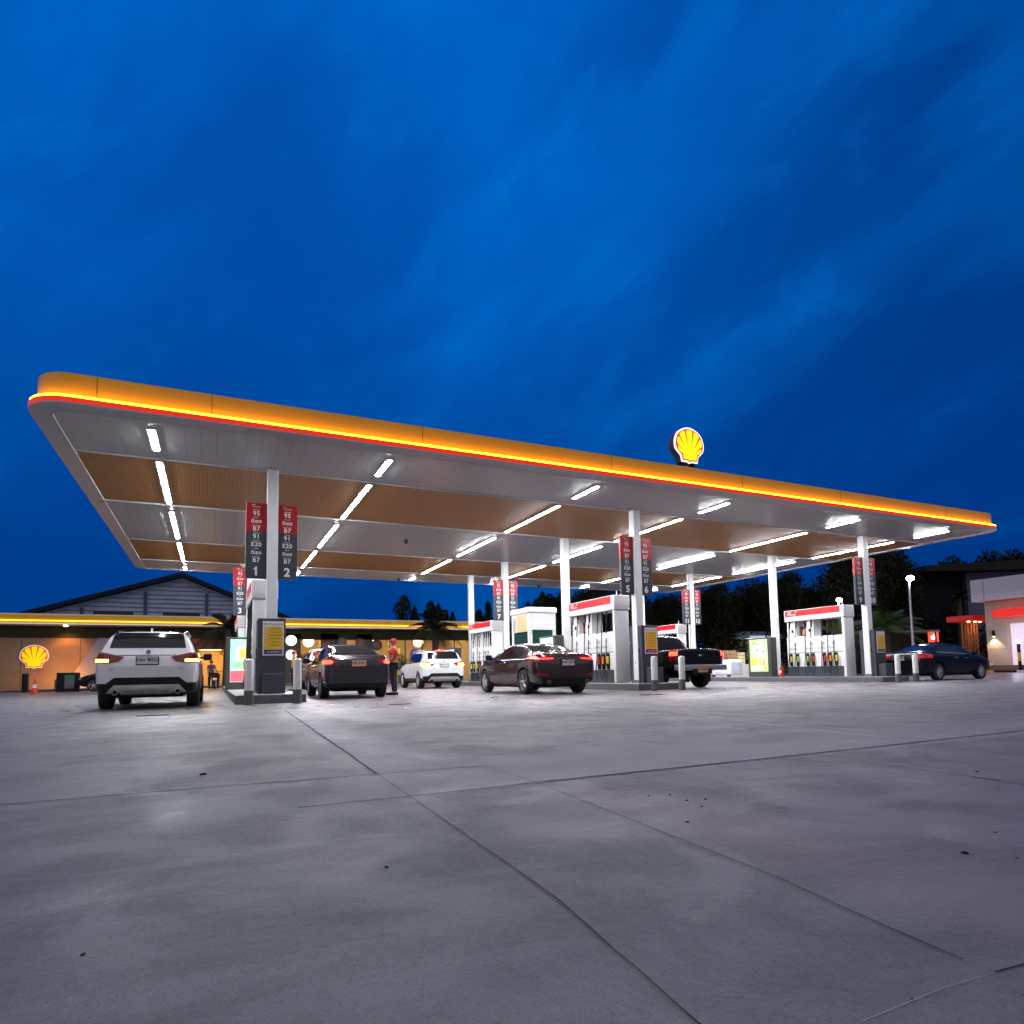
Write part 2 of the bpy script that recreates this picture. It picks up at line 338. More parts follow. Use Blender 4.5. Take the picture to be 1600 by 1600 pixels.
def panel_mat(name, c0, c1, pitch, rough, lines, metal=0.0):
    m = bpy.data.materials.new(name); m.use_nodes = True; t = m.node_tree; b = t.nodes['Principled BSDF']; n = t.nodes.new; l = t.links.new
    tcn = n('ShaderNodeTexCoord'); sx = n('ShaderNodeSeparateXYZ'); l(tcn.outputs['Object'], sx.inputs[0])
    def mth(op, a, bb): 
        z = n('ShaderNodeMath'); z.operation = op
        for i, v in enumerate((a, bb)):
            if isinstance(v, (int, float)): z.inputs[i].default_value = v
            else: l(v, z.inputs[i])
        return z.outputs[0]
    fr = mth('FRACT', mth('DIVIDE', sx.outputs[0], pitch), 0); ln = mth('LESS_THAN', fr, lines)
    mp = n('ShaderNodeMapping'); mp.inputs['Scale'].default_value = (9, 0.8, 1); l(tcn.outputs['Object'], mp.inputs[0])
    nz = n('ShaderNodeTexNoise'); nz.inputs['Scale'].default_value = 2.5; nz.inputs['Detail'].default_value = 7; l(mp.outputs[0], nz.inputs['Vector'])
    x1 = n('ShaderNodeMix'); x1.data_type = 'RGBA'; l(nz.outputs[0], x1.inputs[0]); x1.inputs[6].default_value = (*c0, 1); x1.inputs[7].default_value = (*c1, 1)
    x2 = n('ShaderNodeMix'); x2.data_type = 'RGBA'; l(mth('MULTIPLY', ln, 0.75), x2.inputs[0]); l(x1.outputs[2], x2.inputs[6]); x2.inputs[7].default_value = tuple(v * 0.25 for v in c0) + (1,)
    l(x2.outputs[2], b.inputs['Base Color']); b.inputs['Roughness'].default_value = rough; b.inputs['Metallic'].default_value = metal
    bp = n('ShaderNodeBump'); bp.inputs['Strength'].default_value = 0.35; bp.inputs['Distance'].default_value = 0.01; l(mth('ADD', mth('MULTIPLY', ln, -1), mth('MULTIPLY', nz.outputs[0], 0.15)), bp.inputs['Height']); l(bp.outputs[0], b.inputs['Normal'])
    return m
WPAN = panel_mat('white_soffit_panel', (0.46, 0.46, 0.47), (0.51, 0.51, 0.52), 0.30, 0.26, 0.018)
WOOD = panel_mat('timber_soffit_slats', (0.20, 0.072, 0.006), (0.36, 0.152, 0.020), 0.10, 0.46, 0.10, 0.0)
for i, (ya, yb, m, z, nm) in enumerate([(Y0 + 0.37, YA, WPAN, 5.640, 'white_soffit'), (YA, YB, WOOD, 5.650, 'timber_soffit'), (YB, YC, WPAN, 5.640, 'white_soffit'), (YC, YD, WOOD, 5.650, 'timber_soffit'), (YD, Y1 - 0.37, WPAN, 5.640, 'white_soffit')]):
    b = MB(); b.box(X0 + 0.37, X1 - 0.37, ya + 0.03, yb - 0.03, z, z + 0.04, m); b.build(nm, canopy)
for y in (YA, YB, YC, YD):
    b = MB(); b.box(X0 + 0.37, X1 - 0.37, y - 0.028, y + 0.008, 5.606, 5.66, SOF); b.box(X0 + 0.37, X1 - 0.37, y + 0.010, y + 0.028, 5.622, 5.66, DGREY); b.build('soffit_lip', canopy)
b = MB(); b.prism(ring_path(-0.32), 'z', 5.70, 5.765, DGREY); b.prism(ring_path(-0.35), 'z', 6.10, 6.20, DGREY); b.build('roof_deck', canopy)
SEAM = mat('fascia_seam', (0.26, 0.12, 0.0), 0.6)
for x in (-2.03, -0.09, 4.27, 9.42, 14.0, 18.21, 23.72, 25.9):
    b = MB(); b.box(x - 0.006, x + 0.006, Y0 + 0.128, Y0 + 0.15, 5.80, 6.236, SEAM); b.build('fascia_seam', canopy)
for x in COLX:
    for y in (16.30, 20.743, 26.20, 30.45):
        b = MB(); b.box(x - 0.125, x + 0.125, y - 0.125, y + 0.125, 0.20, 5.636, WHITE, 0.012); b.box(x - 0.15, x + 0.15, y - 0.15, y + 0.15, 0.19, 0.30, DGREY)
        if y > 25: b.tube([(x - 0.17, y - 0.06, 0.3), (x - 0.17, y - 0.06, 5.6)], 0.02, STEEL)
        b.build('column', canopy)
# light fittings: runs of LED tubes in six rows
LX = [-1.19, 3.70, 9.45, 14.14, 20.04, 25.03]
RUNS = [(14.42, 15.70), (16.57, 20.45), (21.47, 25.42), (26.35, 30.40), (31.86, 32.76)]
rown = ['left end row', 'second row from the left', 'third row from the left', 'third row from the right', 'second row from the right', 'right end row']
runn = ['short LED light in the front white soffit', 'long LED light in the front timber band', 'long LED light in the middle white soffit', 'long LED light in the rear timber band', 'shortest LED light in the rear white edge']
for i, x in enumerate(LX):
    for j, (a, c) in enumerate(RUNS):
        t = thing('strip_light', '%s, %s' % (runn[j], rown[i]), 'strip light', (x, (a + c) / 2, 5.632), 0, 'LED strip lights under the canopy')
        h = (c - a) / 2; b = MB(); b.box(-0.085, 0.085, -h - 0.03, h + 0.03, -0.020, 0.006, WHITE); b.build('housing', t)
        k = 3 if h > 1.5 else 1; s = 2 * h / k
        for q in range(k):
            b = MB(); b.box(-0.044, 0.044, -h + q * s + 0.015, -h + (q + 1) * s - 0.015, -0.031, -0.0205, TUBE, 0.005); b.build('tube', t)
# security dome under the soffit
t = thing('dome_camera', 'small dark dome camera under the middle white soffit', 'camera', (6.5, 23.0, 5.637)); b = MB(); b.lathe([(0.09, 0.0), (0.10, -0.05), (0.085, -0.08)], (0, 0, 0), 'z', GREY); b.build('mount', t)
b = MB(); b.lathe([(0.08, -0.08), (0.072, -0.12), (0.045, -0.155), (0.0, -0.165)], (0, 0, 0), 'z', GLASS); b.build('dome', t, 40)
copy_tree(t, (8.82, 32.55, 5.637), 0, 'small dark dome camera on the rear white edge, left of board 7')
copy_tree(t, (17.1, 32.6, 5.637), 0, 'small dark dome camera on the rear white edge, right of board 8')

# ---------------------------------------------------------------- scallop sign (two of them)
def scallop(scale):
    pts = []
    for i in range(0, 61):
        a = R(-24 + 228 * i / 60.0); r = 0.5 * (1 + 0.035 * abs(math.cos(3.5 * (a - R(90)) * 228 / 228 + 0.0)) * 0.5)
        pts.append((r * math.cos(a) * 1.02, 0.06 + r * math.sin(a) * 0.93))
    pts += [(-0.305, -0.29), (-0.275, -0.455), (-0.09, -0.455), (0.0, -0.49), (0.09, -0.455), (0.275, -0.455), (0.305, -0.29)]
    return [(x * scale, z * scale) for x, z in pts]
def inset(pts, k, cz=-0.02):
    return [(x * k, (z - cz) * k + cz) for x, z in pts]
def scallop_sign(name, label, loc, rz, W, depth, es, stand=False):
    t = thing(name, label, 'sign', loc, rz)
    wm = mat('backlit_white', (0.85, 0.85, 0.85), 0.3, emit=(1, 1, 1), es=1.0) if es > 0.8 else mat('sign_white', (0.8, 0.8, 0.8), 0.3, emit=(1, .9, .8), es=0.35)
    rm = mat('backlit_red%d' % (es * 10), (0.65, 0.012, 0.01), 0.3, emit=(0.75, 0.008, 0.01), es=0.9 * es)
    ym = mat('backlit_yellow%d' % (es * 10), (0.85, 0.62, 0.0), 0.3, emit=(1.0, 0.80 if es > 0.8 else 0.70, 0.0), es=1.05 * es)
    o = scallop(W)
    b = MB(); b.prism(inset(o, 1.0), 'y', 0.0, depth, DGREY); b.build('casing', t)
    b = MB(); b.prism(inset(o, 1.0), 'y', -0.04, -0.001, wm); b.build('white_rim', t)
    b = MB(); b.prism(inset(o, 0.92), 'y', -0.052, -0.041, rm); b.build('red_outline', t)
    # seven ribs fanning from the hinge, red gaps between
    b = MB(); hub = (0.0, -0.30)
    for k in range(7):
        a0, a1 = 166 - 152 * k / 7.0, 166 - 152 * (k + 1) / 7.0; P = []
        def edge(a, f):
            dx, dz = math.cos(R(a)), math.sin(R(a)); best = None
            for s in range(1, 200):
                x, z = hub[0] + dx * s * 0.006, hub[1] + dz * s * 0.006
                if (x / 0.51) ** 2 + ((z - 0.06) / 0.465) ** 2 > 0.70 * f: break
                best = (x, z)
            return best
        g = 2.3
        p0, pm, p1 = edge(a0 - g, 0.97), edge((a0 + a1) / 2, 1.06), edge(a1 + g, 0.97)
        am = R((a0 + a1) / 2); base = 0.24
        q0 = (hub[0] + base * math.cos(R(a0 - 1.2)), hub[1] + base * math.sin(R(a0 - 1.2))); q1 = (hub[0] + base * math.cos(R(a1 + 1.2)), hub[1] + base * math.sin(R(a1 + 1.2)))
        e0, e1 = edge(a0 * .72 + a1 * .28, 1.05), edge(a0 * .28 + a1 * .72, 1.05)
        b.prism([(x * W, z * W) for x, z in (q0, p0, e0, pm, e1, p1, q1)], 'y', -0.060, -0.053, ym)
    fan = [(hub[0] + 0.245 * math.cos(R(166 - 152 * i / 14.0)), hub[1] + 0.245 * math.sin(R(166 - 152 * i / 14.0))) for i in range(15)]
    b.prism([(x * W, z * W) for x, z in fan + [(0.245, -0.24), (0.225, -0.385), (0.08, -0.385), (0, -0.415), (-0.08, -0.385), (-0.225, -0.385), (-0.245, -0.24)]], 'y', -0.0595, -0.0535, ym)
    b.build('yellow_ribs', t)
    if stand:
        b = MB()
        for sx in (-0.2, 0.2): b.box(sx * W - 0.03, sx * W + 0.03, 0.02, depth - 0.02, -0.60 * W, -0.445 * W, BLACK)
        b.build('stand', t)
    return t
scallop_sign('scallop_sign', 'backlit yellow and red scallop shell sign standing on the canopy roof edge', (12.15, 13.83, 6.90), 0, 1.02, 0.22, 1.0, True)

# ---------------------------------------------------------------- pump islands
TILE = panel_mat('grey_kerb_tile', (0.10, 0.10, 0.115), (0.13, 0.13, 0.145), 0.30, 0.35, 0.03)
SLAB = mat('island_slab', (0.36, 0.36, 0.37), 0.45, var=0.12, scale=3)
names = ['nearest left', 'front middle', 'front right', 'rear left', 'rear middle', 'rear right']
bnum = [(1, 2), (5, 6), (9, 10), (3, 4), (7, 8), (11, 12)]
OR = [(x, y) for y in (0.0, 9.86) for x in COLX]
for i, (x, dy) in enumerate(OR):
    t = thing('pump_island', 'grey tiled kerb island carrying the pumps under boards %d and %d' % bnum[i], 'pump island', (x - 0.058, 15.266 + dy, 0), 0, 'raised pump islands')
    b = MB(); b.prism([(-0.745, 0.0), (0.745, 0.0), (0.745, 8.9), (-0.745, 8.9)], 'z', -0.05, 0.185, TILE)
    for q in range(29): b.box(-0.749, 0.749, q * 0.3 + 0.14, q * 0.3 + 0.148, 0, 0.183, DGREY)
    b.build('kerb', t)
    b = MB(); b.box(-0.755, 0.755, -0.01, 8.91, 0.186, 0.204, SLAB, 0.006); b.build('slab', t)
# bollards
BWH = mat('bollard_white', (0.78, 0.78, 0.77), 0.42, var=0.10, scale=9); BGR = mat('bollard_grey_tile', (0.10, 0.10, 0.115), 0.4)
side2 = ['left', 'right']
for i, x in enumerate(COLX):
    for k, s in enumerate((-1, 1)):
        t = thing('bollard', 'white bollard with grey foot, %s one before boards %d and %d' % (side2[k], *bnum[i]), 'bollard', (x - 0.058 + s * 0.497, 14.84, 0), rnd.uniform(-20, 20), 'white bollards in front of the islands')
        b = MB(); b.cyl((0, 0, 0), 'z', 0.098, 0, 0.31, BGR, 20); b.build('foot', t, 40)
        b = MB(); b.lathe([(0.09, 0.311), (0.09, 0.945), (0.082, 0.972), (0.055, 0.988), (0.0, 0.995)], (0, 0, 0), 'z', BWH, 20); b.build('post', t, 40)
# ---------------------------------------------------------------- fuel grade boards
LET = mat('white_lettering', (0.80, 0.80, 0.80), 0.4, var=0.02)
BRED = mat('board_red', (0.36, 0.006, 0.009), 0.38, var=0.04)
def board_rows():
    b = MB(); z1 = 1.835
    rows = [('Shell', .028, .040, -.07), ('V-Power', .052, .050, 0.0), ('แก๊สโซฮอล์', .093, .034, 0), ('95', .142, .150, 0), ('V-Power', .195, .036, 0), ('ดีเซล', .246, .112, 0), ('V-Power ดีเซล', .300, .034, 0), ('B7', .345, .146, 0),
            ('แก๊สโซฮอล์', .403, .034, 0), ('91', .450, .150, 0), ('แก๊สโซฮอล์', .503, .034, 0), ('E20', .553, .146, 0), ('ฟิวเซฟ', .607, .036, 0), ('ดีเซล', .662, .112, 0), ('ฟิวเซฟ ดีเซล', .716, .034, 0), ('B7', .762, .146, 0)]
    for s, f, sz, dx in rows:
        th = any(ord(ch) > 3000 for ch in s)
        b.text(s, sz * (1.0 if not th else 1.05), face((dx, -0.047, z1 * (1 - f)), '-y'), LET, 0.016 if sz > .09 else 0.004, 1.0 if th else 1.10)
    return b
first = None
def fuel_board(num, x, y, label):
    global first
    t = thing('grade_board', label, 'price board', (x, y, 2.95), 0, 'fuel grade boards on the canopy columns')
    if first is None:
        b = MB(); b.box(-0.235, 0.235, -0.045, 0.045, 0.0, 1.127, GREY, 0.004); p1 = b.build('grey_panel', t)
        b = MB(); b.box(-0.235, 0.235, -0.045, 0.045, 1.129, 1.835, BRED, 0.004); p2 = b.build('red_panel', t)
        l = board_rows().build('lettering', t); first = [p1, p2, l]
    else:
        for o in first:
            c = o.copy(); C.objects.link(c); c.parent = t
    b = MB(); b.text(str(num), 0.285, face((0, -0.047, 0.165), '-y'), LET, 0.035)
    if num == 1: b.prism([(-.012, .262), (.02, .262), (.02, .205), (-.055, .205), (-.055, .236), (-.02, .240)], 'y', -.0475, -.0465, LET)
    b.build('number', t)
    return t
for i, (x, dy) in enumerate(OR):
    y = 16.30 + dy
    for k, s in enumerate((-1, 1)):
        n = bnum[i][k]
        t = fuel_board(n, x + s * 0.352 - 0.01, y, 'tall red and grey fuel board with the number %d at its foot' % n)
        b = MB()
        for z in (0.3, 1.5): b.box(0.225 if s < 0 else -0.245, 0.245 if s < 0 else -0.225, -0.03, 0.03, z, z + 0.06, STEEL)
        b.build('bracket', t)

# ---------------------------------------------------------------- fuel dispensers
LCD = mat('lit_display', (0.8, 0.8, 0.8), 0.4, emit=(0.95, 0.97, 1.0), es=1.6)
HEADW = mat('dispenser_white', (0.80, 0.79, 0.78), 0.32, var=0.03)
GRIPS = [mat('grip_yellow', (0.75, 0.55, 0.02), 0.5), mat('grip_green', (0.30, 0.50, 0.02), 0.5), mat('grip_red', (0.55, 0.02, 0.02), 0.5), mat('grip_orange', (0.8, 0.28, 0.01), 0.5), mat('grip_black', (0.02, 0.02, 0.02), 0.5)]
def make_dispenser(label, loc):
    t = thing('fuel_dispenser', label, 'fuel dispenser', loc, 0, 'white fuel dispensers on the islands')
    L = 2.85; B = lambda: MB()
    b = B(); b.box(-0.30, 0.30, 0.12, L - 0.02, 0.0, 0.42, GREY, 0.01); b.build('base', t)
    b = B(); b.box(-0.285, 0.285, 0.12, L - 0.03, 0.421, 0.985, HEADW, 0.01); b.build('nozzle_panel', t)
    b = B(); b.box(-0.27, 0.27, 0.12, L - 0.03, 0.986, 1.004, BLACK); b.build('seam', t)
    b = B(); b.box(-0.285, 0.285, 0.12, L - 0.03, 1.005, 1.66, HEADW, 0.01); b.build('control_panel', t)
    b = B(); b.box(-0.26, 0.26, 2.30, L - 0.05, 1.661, 2.33, HEADW, 0.01); b.box(-0.26, 0.26, 1.46, 1.86, 1.661, 2.33, HEADW, 0.01); b.box(-0.24, 0.24, 1.861, 2.299, 1.661, 1.70, HEADW); b.build('tower', t)
    for s in (-1, 1):
        b = B(); x = s * 0.05; b.box(min(x, x + s * .02), max(x, x + s * .02), 1.90, 2.27, 1.72, 2.10, mat('media_screen', (0.03, 0.03, 0.05), 0.2)); b.prism([(2.0, 1.76), (2.16, 1.76), (2.13, 1.98), (2.05, 2.02)], 'x', x + s * .021, x + s * .026, mat('media_picture', (0.6, 0.2, 0.04), 0.4, emit=(0.8, 0.25, 0.04), es=0.5)); b.build('media_screen', t)
    b = B(); b.box(-0.335, 0.335, 0.0, 0.13, 0.0, 2.34, HEADW, 0.035, 3); b.build('end_pillar', t, 50)
    b = B(); b.box(-0.37, 0.37, -0.03, L, 2.34, 2.82, HEADW, 0.03, 3); b.box(-0.372, 0.372, -0.032, 0.25, 2.455, 2.459, DGREY); hd = b.build('header', t, 50)
    for s in (-1, 1):
        f = '-x' if s < 0 else '+x'; xx = s * 0.3715
        b = B(); b.box(min(xx, xx + s * .006), max(xx, xx + s * .006), 0.14, L - 0.06, 2.55, 2.80, RED); rp = b.build('red_strip', hd)
        yy = L - 0.40 if s < 0 else 0.55
        b = B(); b.text('Shell', 0.095, face((xx + s * .008, yy + (.11 if s < 0 else -.11), 2.735), f), LET, 0.02); b.text('V-Power', 0.125, face((xx + s * .008, yy, 2.635), f), LET, 0.02)
        b.lathe([(0.035, 0.0), (0.03, 0.006)], (xx + s * .008, yy + (-.22 if s < 0 else .22), 2.745), 'x', LET, 10); b.build('lettering', hd)
        # displays and key pads on the control panel
        for q, y in enumerate((0.62, 1.05, 1.62, 2.45)):
            xx = s * 0.286; b = B(); b.box(min(xx, xx + s * .006), max(xx, xx + s * .006), y - 0.11, y + 0.11, 1.47, 1.61, LCD)
            b.box(min(xx, xx + s * .005), max(xx, xx + s * .005), y - 0.09, y + 0.02, 1.30, 1.40, mat('price_window', (0.45, 0.46, 0.48), 0.3))
            for w in range(5): b.box(min(xx, xx + s * .005), max(xx, xx + s * .005), y - 0.08 + w * 0.07, y - 0.05 + w * 0.07, 1.13 + 0.03 * (w % 2), 1.18 + 0.03 * (w % 2), mat('sticker_grey', (0.12, 0.12, 0.14), 0.5))
            b.build('display', t)
        for y in (1.66, 2.52):
            xx = s * 0.262; b = B(); b.box(min(xx, xx + s * .006), max(xx, xx + s * .006), y - 0.05, y + 0.05, 1.86, 1.98, BLACK); b.build('card_reader', t)
        # nozzles in their boots, each on a hose from the header
        ys = [0.45, 0.72, 0.98, 1.52, 1.78, 2.28, 2.62]; gs = [0, 3, 2, 2, 1, 1, 0]
        for q, y in enumerate(ys):
            xx = s * 0.286; b = B(); b.box(min(xx, xx + s * .07), max(xx, xx + s * .07), y - 0.065, y + 0.065, 0.44, 0.97, BLACK, 0.02); b.box(min(xx, xx + s * .14), max(xx, xx + s * .14), y - 0.03, y + 0.03, 0.84, 0.90, BLACK, 0.01)
            b.tube([(xx + s * .12, y, 0.86), (xx + s * .13, y, 0.72), (xx + s * .10, y, 0.60), (xx + s * .10, y - 0.02, 0.50)], 0.022, BLACK); nz = b.build('nozzle', t)
            b = B(); b.box(min(xx + s * .072, xx + s * .16), max(xx + s * .072, xx + s * .16), y - 0.105, y - 0.048, 0.62, 0.86, GRIPS[gs[q]], 0.015); b.build('grip', nz)
            o = rnd.uniform(-.03, .03)
            b = B(); b.tube([(s * 0.30, y + 0.03, 2.36), (s * 0.31, y + 0.03, 2.2), (s * 0.33, y + 0.06 + o, 1.6), (s * 0.35, y + 0.07 + o, 0.9), (s * 0.40, y + 0.08 + o, 0.45), (s * 0.42, y + 0.05, 0.20), (s * 0.44, y - 0.04, 0.12), (s * 0.44, y - 0.10, 0.24), (s * 0.40, y - 0.05, 0.45), (s * 0.386, y - 0.02, 0.52)], 0.017, RUBBER, 6); b.build('hose', t)
            b = B(); b.tube([(s * 0.30, y + 0.03, 2.36), (s * 0.31, y + 0.03, 2.06)], 0.030, BLACK, 8); b.build('hose_swivel', t)
    t.scale.x = 0.84
    b = B(); b.cyl((0, 0.25, 0), 'z', 0.02, 2.82, 3.0, HEADW, 8); b.build('vent_stub', t)
    return t
disp = None
dl = ['by the nearest cabinet under boards 1 and 2', 'behind the brown sedan under boards 5 and 6', 'in full view under boards 9 and 10', 'in the rear row under boards 3 and 4', 'in the rear row under boards 7 and 8', 'in the rear row under boards 11 and 12']
for i, (x, dy) in enumerate(OR):
    loc = (x - 0.105, 17.0 + dy, 0.205); lab = 'white fuel dispenser with red header ' + dl[i]
    if disp is None: disp = make_dispenser(lab, loc)
    else: copy_tree(disp, loc, 0, lab)

# ---------------------------------------------------------------- service cabinets round the front columns
POSTY = mat('poster_yellow', (0.80, 0.50, 0.02), 0.4, var=0.02); NAVY = mat('poster_navy', (0.02, 0.03, 0.16), 0.4); INK = mat('poster_ink', (0.16, 0.10, 0.02), 0.5); PRED = mat('poster_red', (0.7, 0.06, 0.03), 0.5)
def make_cabinet(label, loc):
    t = thing('service_cabinet', label, 'service cabinet', loc, 0, 'dark grey cabinets round the front columns')
    b = MB(); b.box(-0.31, 0.31, 0.0, 0.62, 0.0, 1.77, GREY, 0.018); body = b.build('body', t)
    b = MB(); b.box(-0.205, 0.265, -0.014, -0.001, 0.89, 1.70, WHITE, 0.004); pf = b.build('poster_frame', t)
    b = MB(); b.box(-0.175, 0.235, -0.019, -0.0145, 1.03, 1.575, POSTY); b.box(-0.175, 0.235, -0.019, -0.0145, 0.925, 1.028, NAVY); b.build('poster', pf)
    b = MB(); b.text('เพื่อความปลอดภัย', 0.062, face((0.03, -0.0155, 1.63), '-y'), NAVY, 0.01)
    for q, s in enumerate(('ห้ามสูบบุหรี่', 'ดับเครื่องยนต์', 'ห้ามใช้โทรศัพท์มือถือ', 'ปิดโทรศัพท์มือถือ', 'ห้ามจุดไฟ', 'ห้ามเติมใส่ภาชนะ')):
        z = 1.52 - q * 0.078
        b.text(s, 0.045, face((0.08, -0.020, z), '-y'), INK, 0.01)
        b.lathe([(0.028, 0.0), (0.028, 0.002)], (-0.11, -0.0215, z), 'y', PRED, 12); b.lathe([(0.019, 0.0), (0.019, 0.001)], (-0.11, -0.0228, z), 'y', LET, 10)
    b.text('ขอบคุณที่ใช้บริการ', 0.045, face((0.06, -0.020, 0.975), '-y'), LET, 0.01); b.build('lettering', pf)
    b = MB(); b.box(-0.20, 0.24, -0.30, -0.004, 0.0, 0.46, GREY, 0.02); bn = b.build('bin', t)
    b = MB(); b.box(-0.185, 0.225, -0.295, -0.02, 0.462, 0.474, DGREY, 0.004); b.build('lid', bn)
    b = MB(); b.box(-0.335, -0.311, 0.10, 0.52, 0.05, 0.86, GREY, 0.008); b.build('waste_door', t)
    b = MB(); b.box(-0.325, -0.311, 0.12, 0.50, 0.90, 1.06, BLACK, 0.004); b.build('waste_slot', t)
    b = MB(); b.lathe([(0.05, 0.0), (0.05, 0.004)], (-0.340, 0.31, 0.62), 'x', LET, 14); b.lathe([(0.026, 0.0), (0.026, 0.003)], (-0.3435, 0.31, 0.62), 'x', GREY, 10); b.box(-0.341, -0.336, 0.28, 0.34, 0.48, 0.53, LET); b.build('waste_mark', t)
    return t
cab = make_cabinet('dark grey cabinet with yellow poster, nearest, round the column of boards 1 and 2', (1.264, 16.0, 0.205))
copy_tree(cab, (12.23, 16.0, 0.205), 0, 'dark grey cabinet with yellow poster, middle, round the column of boards 5 and 6')
copy_tree(cab, (23.0, 16.0, 0.205), 0, 'dark grey cabinet with yellow poster, at right, round the column of boards 9 and 10')

# ---------------------------------------------------------------- lit advert displays on the islands
def e_mat(n, c, s): return mat('ad_' + n, tuple(min(.8, v) for v in c), 0.4, emit=c, es=s, var=0.15, scale=4)
def make_display(label, loc, kind):
    t = thing('advert_display', label, 'advert display', loc, 0, 'lit advert displays on the islands')
    OL = mat('olive_casing', (0.045, 0.05, 0.045), 0.45)
    b = MB(); b.box(0.0, 0.36, 0.0, 1.32, 0.0, 1.73, OL, 0.02); b.build('casing', t)
    b = MB(); c = {'juice': ((0.42, 0.80, 0.26), (0.88, 0.93, 0.66)), 'blue': ((0.50, 0.80, 0.95), (0.75, 0.92, 1.0)), 'pink': ((0.45, 0.85, 0.75), (0.65, 0.9, 0.85))}[kind]
    b.box(-0.006, -0.001, 0.19, 1.19, 0.24, 1.66, e_mat(kind + '_a', c[0], {'juice': .55, 'blue': .8, 'pink': .4}[kind])); scr = b.build('screen', t)
    b = MB(); k = e_mat(kind + '_b', c[1], {'juice': .62, 'blue': .8, 'pink': .4}[kind])
    b.prism([(0.25, 0.55), (0.95, 0.45), (1.05, 1.35), (0.6, 1.6), (0.3, 1.5)], 'x', -0.009, -0.0065, k)
    if kind == 'juice':
        for y, h, cc in ((0.40, .34, (1, .35, .08)), (0.62, .46, (.98, .62, .08)), (0.86, .52, (.85, .80, .08)), (1.05, .40, (.9, .55, .05))):
            b.prism([(y - .085, .50), (y + .085, .50), (y + .085, .50 + h * .7), (y + .03, .50 + h * .9), (y + .03, .5 + h), (y - .03, .5 + h), (y - .03, .50 + h * .9), (y - .085, .50 + h * .7)], 'x', -0.012, -0.0095, e_mat('j%d' % (h * 100), cc, .6))
        b.box(-0.012, -0.0095, 0.36, 0.50, 1.08, 1.15, e_mat('dk', (.10, .05, .12), .6)); b.box(-0.012, -0.0095, 0.68, 0.82, 1.15, 1.22, e_mat('dk', (.10, .05, .12), .6))
        b.box(-0.012, -0.0095, 0.45, 1.14, 0.32, 0.46, e_mat('w', (1, 1, 1), .7)); b.box(-0.012, -0.0095, 0.24, 0.42, 0.30, 0.46, e_mat('or', (.9, .35, .10), .8))
        b.text('น้ำผลไม้', 0.23, face((-0.013, 0.66, 1.47), '-x'), e_mat('ink', (.16, .35, .05), .5), 0.02)
    elif kind == 'blue':
        b.prism([(0.45, 0.7), (0.85, 0.7), (0.85, 1.05), (0.65, 1.2), (0.45, 1.05)], 'x', -0.012, -0.0095, e_mat('lime', (.55, .80, .15), .9)); b.box(-0.012, -0.0095, 0.3, 0.9, 1.36, 1.46, e_mat('inkb', (.10, .25, .5), .6))
    else:
        b.box(-0.012, -0.0095, 0.20, 1.18, 0.26, 0.62, e_mat('pk', (1.0, .15, .2), .45)); b.prism([(0.50, 1.05), (0.85, 1.0), (0.92, 1.3), (0.6, 1.42)], 'x', -0.012, -0.0095, e_mat('yl', (.85, .70, .10), .5)); b.box(-0.012, -0.0095, 0.3, 1.1, 0.70, 0.90, e_mat('gn', (.35, .65, .35), .45))
    b.build('picture', scr)
    return t
make_display('lit advert display of juice bottles in an olive frame, left of the right dispenser', (21.98, 20.32, 0.205), 'juice')
make_display('pale blue lit display in a dark casing, peeping over the brown sedan', (11.32, 20.35, 0.205), 'blue')
make_display('pale blue lit display with green picture, behind the rear white SUV', (11.32, 31.0, 0.205), 'blue')
t = make_display('green and pink lit advert display on the nearest island, behind the hoses', (0.50, 23.4, 0.205), 'pink'); t.rotation_euler.z = R(90); t.location = (0.62 + 1.1, 23.0, 0.205)

# ---------------------------------------------------------------- cashier kiosk
BEIGE = mat('beige_panel', (0.62, 0.43, 0.22), 0.45, var=0.05); GGL = mat('green_tinted_glass', (0.01, 0.05, 0.045), 0.08, spec=0.6)
t = thing('cashier_kiosk', 'white cashier kiosk with beige panel and green tinted windows behind the brown sedan', 'kiosk', (11.333, 22.5, 0.205))
W, D = 1.21, 1.60
b = MB(); b.box(0, W, 0, D, 0.0, 1.12, HEADW, 0.02); b.box(0, 0.14, 0, 0.14, 1.12, 2.75, HEADW); b.box(W - 0.14, W, 0, 0.14, 1.12, 2.75, HEADW); b.box(0, 0.14, D - 0.14, D, 1.12, 2.75, HEADW); b.box(W - 0.14, W, D - 0.14, D, 1.12, 2.75, HEADW)
b.box(0.14, W - 0.14, 0.0, 0.12, 2.08, 2.75, HEADW); b.box(0.0, 0.10, 0.14, D - 0.14, 2.02, 2.75, HEADW); b.box(W - 0.10, W, 0.14, D - 0.14, 2.02, 2.75, HEADW); b.box(0.14, W - 0.14, D - 0.12, D, 2.02, 2.75, HEADW); b.build('wall', t)
b = MB(); b.box(-0.05, W + 0.05, -0.05, D + 0.05, 2.751, 2.985, HEADW, 0.05, 3); b.build('roof', t, 50)
b = MB(); b.box(-0.012, -0.001, 0.16, 1.10, 2.03, 2.70, BEIGE); b.build('beige_panel', t)
b = MB()
for q in range(9): b.box(-0.014, -0.001, 1.20, 1.50, 2.06 + q * 0.065, 2.085 + q * 0.065, DGREY)
b.build('vent', t)
b = MB(); b.box(0.03, 0.05, 0.14, D - 0.14, 1.12, 2.02, GGL); b.build('window', t)
b = MB(); b.box(0.14, W - 0.14, 0.03, 0.05, 1.12, 2.08, GGL); b.build('window', t)
b = MB(); b.box(0.3, 0.9, 0.5, 0.9, 1.121, 1.45, DGREY, 0.02); b.build('till', t)

